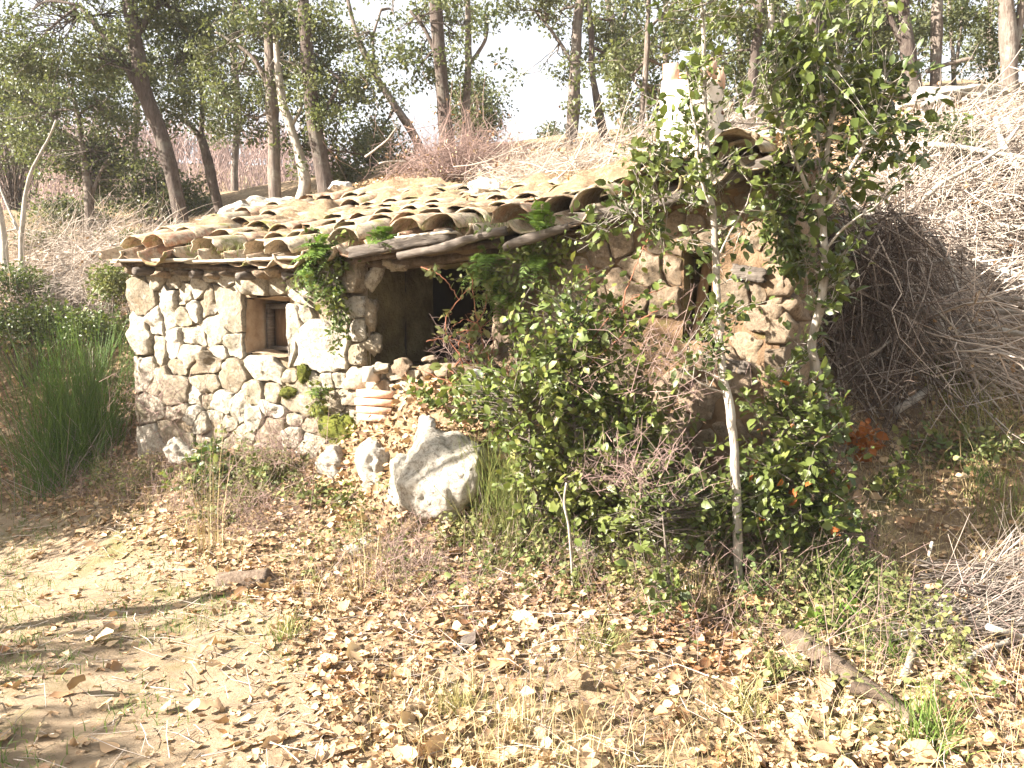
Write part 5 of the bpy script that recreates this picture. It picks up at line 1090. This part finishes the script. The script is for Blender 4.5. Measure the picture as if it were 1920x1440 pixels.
# slim sapling in front of the slit opening
D1 = 3.85
s1 = [P(1386, 985, D1), P(1380, 900, D1), P(1371, 780, D1), P(1352, 690, D1), P(1348, 600, D1), P(1344, 500, D1), P(1337, 400, D1), P(1330, 310, D1), P(1322, 190, D1), P(1318, 80, D1), P(1316, -20, D1)]
s1[0] = np.array([s1[0][0], s1[0][1], g1(*s1[0][:2]) - .05])
br1 = [([P(1337, 400, D1), P(1315, 330, D1 - .05), P(1305, 240, D1 - .05), P(1290, 150, D1)], .009, .004), ([P(1344, 490, D1), P(1372, 430, D1 - .1), P(1400, 380, D1 - .1)], .006, .003), ([P(1333, 340, D1), P(1280, 310, D1 + .05), P(1215, 260, D1 + .05)], .006, .003),
       ([P(1350, 660, D1), P(1330, 610, D1), P(1315, 590, D1 - .05)], .006, .002), ([P(1360, 740, D1), P(1320, 720, D1 - .05), P(1290, 700, D1 - .05)], .006, .002), ([P(1335, 390, D1), P(1240, 370, D1), P(1170, 400, D1)], .005, .002)]
shrub('oak_sapling', 'slim pale-stemmed sapling standing in front of the narrow slit opening', s1[0], [B(1345, 590, D1, 52, 32), B(1318, 660, D1, 35, 25), B(1300, 700, D1, 30, 18), B(1330, 320, D1, 60, 40), B(1290, 260, D1, 50, 45), B(1215, 290, D1, 45, 35), B(1240, 350, D1, 60, 32), B(1180, 390, D1, 40, 30), B(1375, 430, D1, 40, 30), B(1300, 180, D1, 30, 50),
      B(1310, 90, D1, 35, 50), B(1120, 430, D1, 30, 35), B(1350, 500, D1, 30, 20), B(1250, 440, D1, 50, 25), B(1330, 0, D1, 60, 35)], 190, 11, 'oak_leaf', .038, [(s1, .024, .008)] + br1, 'pale_bark', cat='sapling')
# thicker sapling with the big crown
D2 = 4.05
s2 = [P(1560, 950, D2), P(1548, 860, D2), P(1543, 760, D2), P(1530, 690, D2), P(1524, 640, D2), P(1540, 560, D2), P(1547, 480, D2), P(1540, 400, D2), P(1545, 320, D2), P(1560, 220, D2), P(1575, 120, D2)]
s2[0] = np.array([s2[0][0], s2[0][1], g1(*s2[0][:2]) - .05])
br2 = [([P(1541, 410, D2), P(1500, 320, D2), P(1470, 240, D2), P(1440, 170, D2)], .011, .004), ([P(1541, 400, D2), P(1600, 310, D2 - .1), P(1640, 230, D2 - .1), P(1660, 140, D2 - .1)], .011, .004), ([P(1545, 330, D2), P(1530, 220, D2 + .1), P(1510, 130, D2 + .1)], .008, .003), ([P(1548, 470, D2), P(1590, 420, D2 - .1), P(1640, 390, D2 - .1)], .007, .003),
       ([P(1542, 745, D2), P(1515, 735, D2), P(1498, 705, D2), P(1480, 690, D2)], .007, .003), ([P(1548, 520, D2), P(1520, 500, D2), P(1500, 470, D2)], .006, .002)]
shrub('oak_sapling', 'stouter sapling with a broad glossy crown right of the near roof end', s2[0], [B(1550, 240, D2, 95, 60), B(1620, 210, D2, 75, 55), B(1475, 160, D2, 50, 40), B(1540, 150, D2, 90, 55), B(1650, 290, D2, 55, 40), B(1545, 350, D2, 65, 32), B(1590, 410, D2, 35, 22), B(1650, 130, D2, 50, 45), 
      B(1520, 500, D2, 40, 32), B(1565, 510, D2, 35, 40), B(1550, 560, D2, 35, 18), B(1500, 670, D2, 30, 25), B(1545, 80, D2, 80, 45), B(1450, 90, D2, 30, 30)], 260, 12, 'oak_leaf', .046, [(s2, .033, .010)] + br2, 'pale_bark', cat='sapling', rad=.085)
# thicket at the foot of the two saplings
D3 = 3.95
shrub('holm_oak_shrub', 'dense green oak thicket around the foot of the stouter sapling', gp(1520, 1040), [B(1480, 790, D3, 60, 48), B(1455, 880, D3, 55, 55), B(1530, 900, D3, 50, 45), B(1490, 985, D3, 70, 45), B(1420, 960, D3, 50, 60), B(1560, 800, D3, 30, 32), B(1560, 970, D3, 35, 35), B(1480, 740, D3, 35, 20)], 280, 12, 'oak_leaf', .042,
      [([gp(1500, 1050), P(1480, 900, D3), P(1470, 780, D3)], .010, .004), ([gp(1540, 1040), P(1560, 930, D3), P(1570, 850, D3)], .009, .003)], extra=('red_leaf', 60, .05), group='evergreen thickets in front of the hut')
D4 = 4.15
shrub('holm_oak_shrub', 'tall dark green thicket covering the middle of the hut wall', gp(1080, 1000), [B(1090, 590, D4, 75, 55), B(1050, 660, D4, 60, 60), B(1130, 660, D4, 70, 55), B(1000, 740, D4, 90, 50), B(1100, 760, D4, 100, 60), B(1180, 760, D4, 60, 60), B(1020, 840, D4, 70, 55), B(1120, 850, D4, 90, 55), B(1220, 850, D4, 60, 50), B(1060, 930, D4, 70, 40), B(1160, 940, D4, 60, 40), B(900, 740, D4 + .35, 60, 40), B(1060, 540, D4, 30, 22), B(1050, 880, D4 + .2, 100, 80), B(1140, 800, D4 + .2, 90, 70)], 720, 12, 'bramble_leaf', .040,
      [([gp(1070, 1010), P(1080, 850, D4), P(1070, 700, D4), P(1085, 560, D4)], .012, .004), ([gp(1110, 1010), P(1150, 900, D4), P(1170, 780, D4)], .010, .003), ([gp(1030, 1010), P(1000, 900, D4), P(990, 760, D4)], .009, .003)], group='evergreen thickets in front of the hut')
shrub('holm_oak_shrub', 'leafy thicket low in front between the two saplings and the tall one', gp(1260, 1090), [B(1240, 940, 3.85, 55, 40), B(1290, 990, 3.85, 50, 30), B(1190, 980, 3.85, 45, 30), B(1330, 950, 3.95, 45, 40), B(1240, 1090, 3.6, 24, 50), B(1290, 920, 3.9, 45, 30)], 150, 11, 'oak_leaf', .036,
      [([gp(1260, 1140), P(1250, 1050, 3.65), P(1240, 950, 3.75)], .008, .003)], group='evergreen thickets in front of the hut')
# red-stemmed brambles
def bramble(name, label, arcs, leaf='bramble_leaf', nl=6, size=.05, m='red_stem', r=.004):
    root = thing(name, arcs[0][0], label, 'bramble'); mb = MB(); lb = MB()
    for pts in arcs:
        c = spline(pts, 24) + rng.normal(size=(24, 3)) * .003; tube(mb, c, np.linspace(r, r * .45, 24), 5)
        k = rng.integers(3, 24, nl); many_tubes(mb, np.stack([c[k], c[k] + rnd_dirs(nl) * .02, c[k] + rnd_dirs(nl) * .05], 1), .0012, .0008)
        p = np.repeat(c[k], 3, 0) + rng.normal(size=(nl * 3, 3)) * .022; leaves(lb, p, rnd_dirs(nl * 3), unit(rng.normal(size=(nl * 3, 3)) + [-.2, -.4, .7]), size * rng.uniform(.6, 1.3, nl * 3), T_oval(), .65)
        th = rng.integers(0, 24, 20); many_tubes(mb, np.stack([c[th], c[th] + rnd_dirs(20) * .006, c[th] + rnd_dirs(20) * .01], 1), .0012, .0004)
    mb.build('stem', M[m], root); lb.build('leaves', M[leaf], root); return root
dd = 4.85
bramble('bramble', 'red-stemmed bramble with a few yellow leaves in the dark opening', [[P(905, 700, dd), P(905, 640, dd), P(890, 580, dd), P(885, 520, dd)], [P(890, 690, dd), P(850, 650, dd), P(835, 600, dd), P(870, 550, dd), P(900, 520, dd)], [P(900, 690, dd), P(880, 640, dd), P(920, 600, dd)], [P(830, 640, dd), P(870, 620, dd), P(920, 625, dd)], [P(790, 500, dd + .2), P(830, 520, dd), P(860, 560, dd)], [P(880, 680, dd), P(910, 660, dd - .05), P(925, 700, dd - .1)], [P(870, 695, dd), P(862, 640, dd - .03), P(905, 590, dd), P(915, 540, dd)], [P(910, 695, dd), P(925, 640, dd), P(880, 600, dd), P(850, 610, dd)], [P(850, 690, dd), P(880, 660, dd), P(930, 660, dd - .04)], [P(800, 640, dd), P(845, 635, dd), P(900, 655, dd)]], 'weed_leaf', 5, .05)
bramble('bramble', 'long arching red bramble across the shaded right wall', [[gp(1030, 1000), P(1080, 720, 4.2), P(1130, 610, 4.15), P(1190, 560, 4.1), P(1250, 540, 4.1)], [P(1180, 640, 4.15), P(1170, 560, 4.1), P(1200, 480, 4.1), P(1220, 440, 4.1)], [P(1110, 680, 4.1), P(1200, 600, 4.0), P(1260, 570, 4.0)], [P(1000, 690, 4.3), P(1100, 560, 4.2), P(1100, 500, 4.2)]], 'bramble_leaf', 9, .045)
bramble('bramble', 'leafy bramble trailing over the debris below the big opening', [[P(780, 690, 5.05), P(850, 720, 4.95), P(930, 760, 4.8), P(960, 840, 4.6)], [P(840, 690, 5.0), P(880, 730, 4.9), P(900, 790, 4.8)], [P(940, 700, 4.85), P(900, 760, 4.8), P(870, 800, 4.8)], [P(760, 700, 5.1), P(790, 740, 5.0), P(830, 760, 4.95)], [P(950, 690, 4.8), P(970, 740, 4.7), P(940, 800, 4.7)]], 'bramble_leaf', 26, .05)
# dry thorn shrub
def thorn(name, label, c, r, n, m='bare', cat='dry shrub'):
    root = thing(name, c, label, cat); b = np.repeat([c], n, 0) + rng.normal(size=(n, 3)) * [r * .5, r * .4, r * .3]; d = rnd_dirs(n) * [1, .8, .8] + [0, 0, .5]; ln = rng.uniform(.3, 1.0, n) * r
    pts = np.stack([b, b + d * (ln * .5)[:, None] + rng.normal(size=(n, 3)) * .02, b + d * ln[:, None]], 1); z = g(pts[:, :, :2].reshape(-1, 2)).reshape(n, 3); pts[:, :, 2] = np.maximum(pts[:, :, 2], z + .01)
    mb = MB(); many_tubes(mb, pts, .0022, .0008)
    for q in range(5):
        t_ = rng.random((n, 1)); a = pts[:, 1] * (1 - t_) + pts[:, 2] * t_; d2 = rnd_dirs(n); many_tubes(mb, np.stack([a, a + d2 * .03, a + d2 * .06 + rng.normal(size=a.shape) * .01], 1), .0012, .0005)
    mb.build('twigs', M[m], root, kind='stuff'); return root
thorn('thorn_shrub', 'tangle of bare twigs on the sill of the big opening', P(885, 665, 4.95), .2, 60)
thorn('thorn_shrub', 'dry spiky shrub hanging in front of the shaded wall', P(1230, 700, 3.95), .34, 80)
thorn('thorn_shrub', 'brown thorny tangle above the low central thicket', P(1200, 900, 3.8), .26, 90)
thorn('thorn_shrub', 'grey dry tangle in the leaves at the foot of the thicket', gp(1330, 1060, .06), .25, 90)
thorn('thorn_shrub', 'silvery dry shrub beside the tall green grass at right', gp(1585, 1075, .10), .2, 140)
thorn('thorn_shrub', 'reddish dry weeds in front of the left part of the wall', P(530, 850, 5.5), .30, 130, 'bare')
thorn('thorn_shrub', 'dry tangle at the left foot of the wall', P(300, 760, 6.2), .3, 70)
thorn('thorn_shrub', 'fine dry weeds spread over the slope below the boulders', gp(770, 1090, .05), .28, 120)
thorn('thorn_shrub', 'thin dry weeds beside the tall stalks', gp(480, 1000, .08), .35, 130, 'bare')
# weeds
def weed(label, px, py, rx, ry, n, leaf='weed_leaf', size=.035, d=None, name='leafy_weed', h=None):
    p = gp(px, py) if d is None else P(px, py, d); dist = p[1]; k = max(6, n // 14)
    b = (p + [0, 0, ry * dist / F * .8], rx * dist / F, rx * dist / F * .7, ry * dist / F)
    return shrub(name, label, np.array([p[0], p[1], g1(p[0], p[1])]), [b], k, 14, leaf, size, [([np.array([p[0], p[1], g1(p[0], p[1]) - .03]), p + [0, 0, ry * dist / F]], .004, .002)], cat='weed', group='weeds along the bank', rad=.06, stem_r=.003)
weed('leafy green weed clump at the left foot of the wall', 400, 930, 65, 60, 420, 'bramble_leaf', .042)
weed('low ivy-like weeds in front of the small white boulder', 590, 940, 55, 22, 240)
weed('greyish leafy weeds under the dry reddish tangle', 500, 920, 50, 30, 260)
weed('patch of small leaves between the weeds and the narrow boulder', 650, 955, 40, 15, 160, 'bramble_leaf')
weed('low leaves left of the dry stalks', 430, 985, 40, 20, 160)
weed('yellow-green leafy growth on the right bank', 1780, 870, 75, 30, 420)
weed('green leafy growth right of the stouter sapling thicket', 1670, 930, 50, 30, 260, 'bramble_leaf')
weed('low leaves in the grass under the right thicket', 1600, 1020, 45, 22, 150, 'bramble_leaf')
weed('small nettle-like plant in front of the right thicket', 1565, 1185, 24, 14, 70, 'fern_leaf', .05)
weed('creeping leaves in front of the thickets', 1110, 1010, 50, 18, 130, 'bramble_leaf')
weed('small leafy plant at the near end of the log', 1450, 1285, 22, 14, 60, 'weed_leaf', .04)
weed('low green leaves on the shaded slope behind the broom bush', 60, 650, 90, 40, 420, 'oak_leaf', .05)
weed('dark leaves on the bank between broom bush and hut', 210, 640, 50, 30, 240, 'oak_leaf', .045)
weed('rusty orange dead oak leaves right of the stouter sapling', 1605, 850, 35, 32, 120, 'red_leaf', .05)
weed('yellow-green growth at the right edge of the bank', 1880, 860, 60, 30, 300)
weed('trailing leaves hanging below the right thicket', 1390, 1090, 45, 20, 110, 'bramble_leaf')
# ferns and ivy on the wall head and roof edge
def fern(label, c, n, L, group='ferns growing on the wall head', droop=.5, out=None, size=1.0):
    root = thing('fern', c, label, 'fern', group); mb = MB(); out = unit(np.array([-.25, -.9, .3]) if out is None else np.array(out, float))
    for k in range(n):
        d = unit(out + rng.normal(size=3) * .6 + [0, 0, .25]); l = L * rng.uniform(.6, 1.15); K = 12; s = np.linspace(0, 1, K)
        b = c + rng.normal(size=3) * .03; p = b + s[:, None] * d * l + (s ** 2)[:, None] * np.array([0, 0, -droop]) * l; tg = unit(np.gradient(p, axis=0)); sd_ = unit(np.cross(tg, np.broadcast_to([0, 0, 1.], tg.shape))); nm = np.cross(sd_, tg)
        tube(mb, p, .0015, 3, cap=False)
        for sg in (1, -1):
            q = np.arange(1, K); ws = np.sin(np.clip(s[q] * 1.05 + .12, 0, 1) * pi) ** .7 * .30 * l; leaves(mb, p[q], sd_[q] * sg + tg[q] * .45, nm[q] + rng.normal(size=(len(q), 3)) * .15, ws * size, T_small(.1), .30)
    mb.build('fronds', M['fern_leaf'], root); return root
ft = -.14
fern('fern on the eave left of the big opening', rp(605, 475, ft), 26, .22); fern('fern drooping over the wall left of the big opening', wp(600, 510, .05), 26, .2, droop=.9); fern('fern sprouting from the joint below the drooping one', wp(640, 540, .05), 20, .16, droop=.9)
fern('fern tuft standing on the roof edge above the lintel', rp(722, 452, ft), 30, .17, out=(0, -.5, .9)); fern('bright fern hanging at the upper right corner of the opening', wp(925, 495, .12), 26, .2, droop=.9); fern('fern beside the right jamb of the opening', wp(950, 545, .1), 20, .17, droop=.9)
fern('fern on the roof edge above the right jamb', rp(1015, 420, ft - .05), 30, .18, out=(0, -.6, .8)); fern('fern in the shade under the eave beams', wp(1020, 490, .1), 24, .2, droop=.8); fern('small fern low on the wall left of the bricks', wp(614, 735, .06), 14, .11, droop=.7)
def ivy(label, blobs, n_cl, leaf='fern_leaf', size=.032): return shrub('ivy', label, blobs[0][0], blobs, n_cl, 12, leaf, size, [], cat='ivy', rad=.05, group='ivy hanging on the hut wall', stem_r=.003)
def WB(px, py, rx, ry, o=.06): c = wp(px, py, o + .05); return (c, rx * c[1] / F, .04, ry * c[1] / F)
ivy('dark ivy hanging down the wall left of the big opening', [WB(640, 500, 40, 40), WB(650, 560, 22, 30), WB(655, 610, 16, 30), WB(605, 530, 25, 20)], 90, 'bramble_leaf')
ivy('ivy mass under the eave beams right of the opening', [WB(1010, 510, 60, 40, .08), WB(1050, 470, 40, 30, .08), WB(940, 530, 34, 44, .10), WB(960, 520, 30, 40, .08), WB(985, 590, 20, 25, .06)], 110, 'bramble_leaf')
ivy('small ivy patch on the wall beside the brick patch', [WB(614, 740, 16, 26)], 14, 'bramble_leaf', .028)
ivy('yellow-green creeper on the right jamb of the opening', [WB(985, 640, 25, 40), WB(955, 690, 30, 20)], 34, 'weed_leaf', .03)
ivy('dark ivy at the near wall corner under the sapling crown', [WB(1470, 400, 30, 50, .1), WB(1490, 470, 25, 40, .1)], 70, 'oak_leaf', .04)
# moss cushions on stones and roof
def moss(label, pts, n, h=.02):
    b = np.repeat(pts, n // len(pts), 0) + rng.normal(size=(n // len(pts) * len(pts), 3)) * [.05, .05, .03]; return b
mb = MB(); n = 8000; s = rng.uniform(.6, 3.8, n); t_ = rng.uniform(-.1, 1.5, n); k_ = fbm(np.column_stack([s * 2.2, t_ * 2.2, s * 0]), 51) > .18; s, t_ = s[k_], t_[k_]
q = (A2[:, None] + U2[:, None] * s + N2[:, None] * t_).T; zz = np.array([roofz(a, b) for a, b in zip(s, t_)]) + rng.uniform(.0, .05, len(s))
blades(mb, np.column_stack([q, zz]), rng.uniform(.03, .10, len(s)), rng.normal(size=(len(s), 2)) * .04, .0028); mb.build('roof_moss', M['weed_leaf'], HUT, kind='stuff')
hz = newhaze = bpy.data.materials.new('haze_air'); hz.use_nodes = True; t = hz.node_tree; t.nodes.remove(t.nodes['Principled BSDF'])
pv = N(t, 'ShaderNodeVolumePrincipled', Density=.0009); pv.inputs['Color'].default_value = (.95, .96, 1.0, 1); pv.inputs['Anisotropy'].default_value = .1
t.links.new(pv.outputs[0], t.nodes['Material Output'].inputs['Volume'])
box(MB(), (0, 60, 5.5), (97, 0, 0), (0, 97, 0), (0, 0, 11.5)).build('haze', hz, kind='stuff', flat=True)
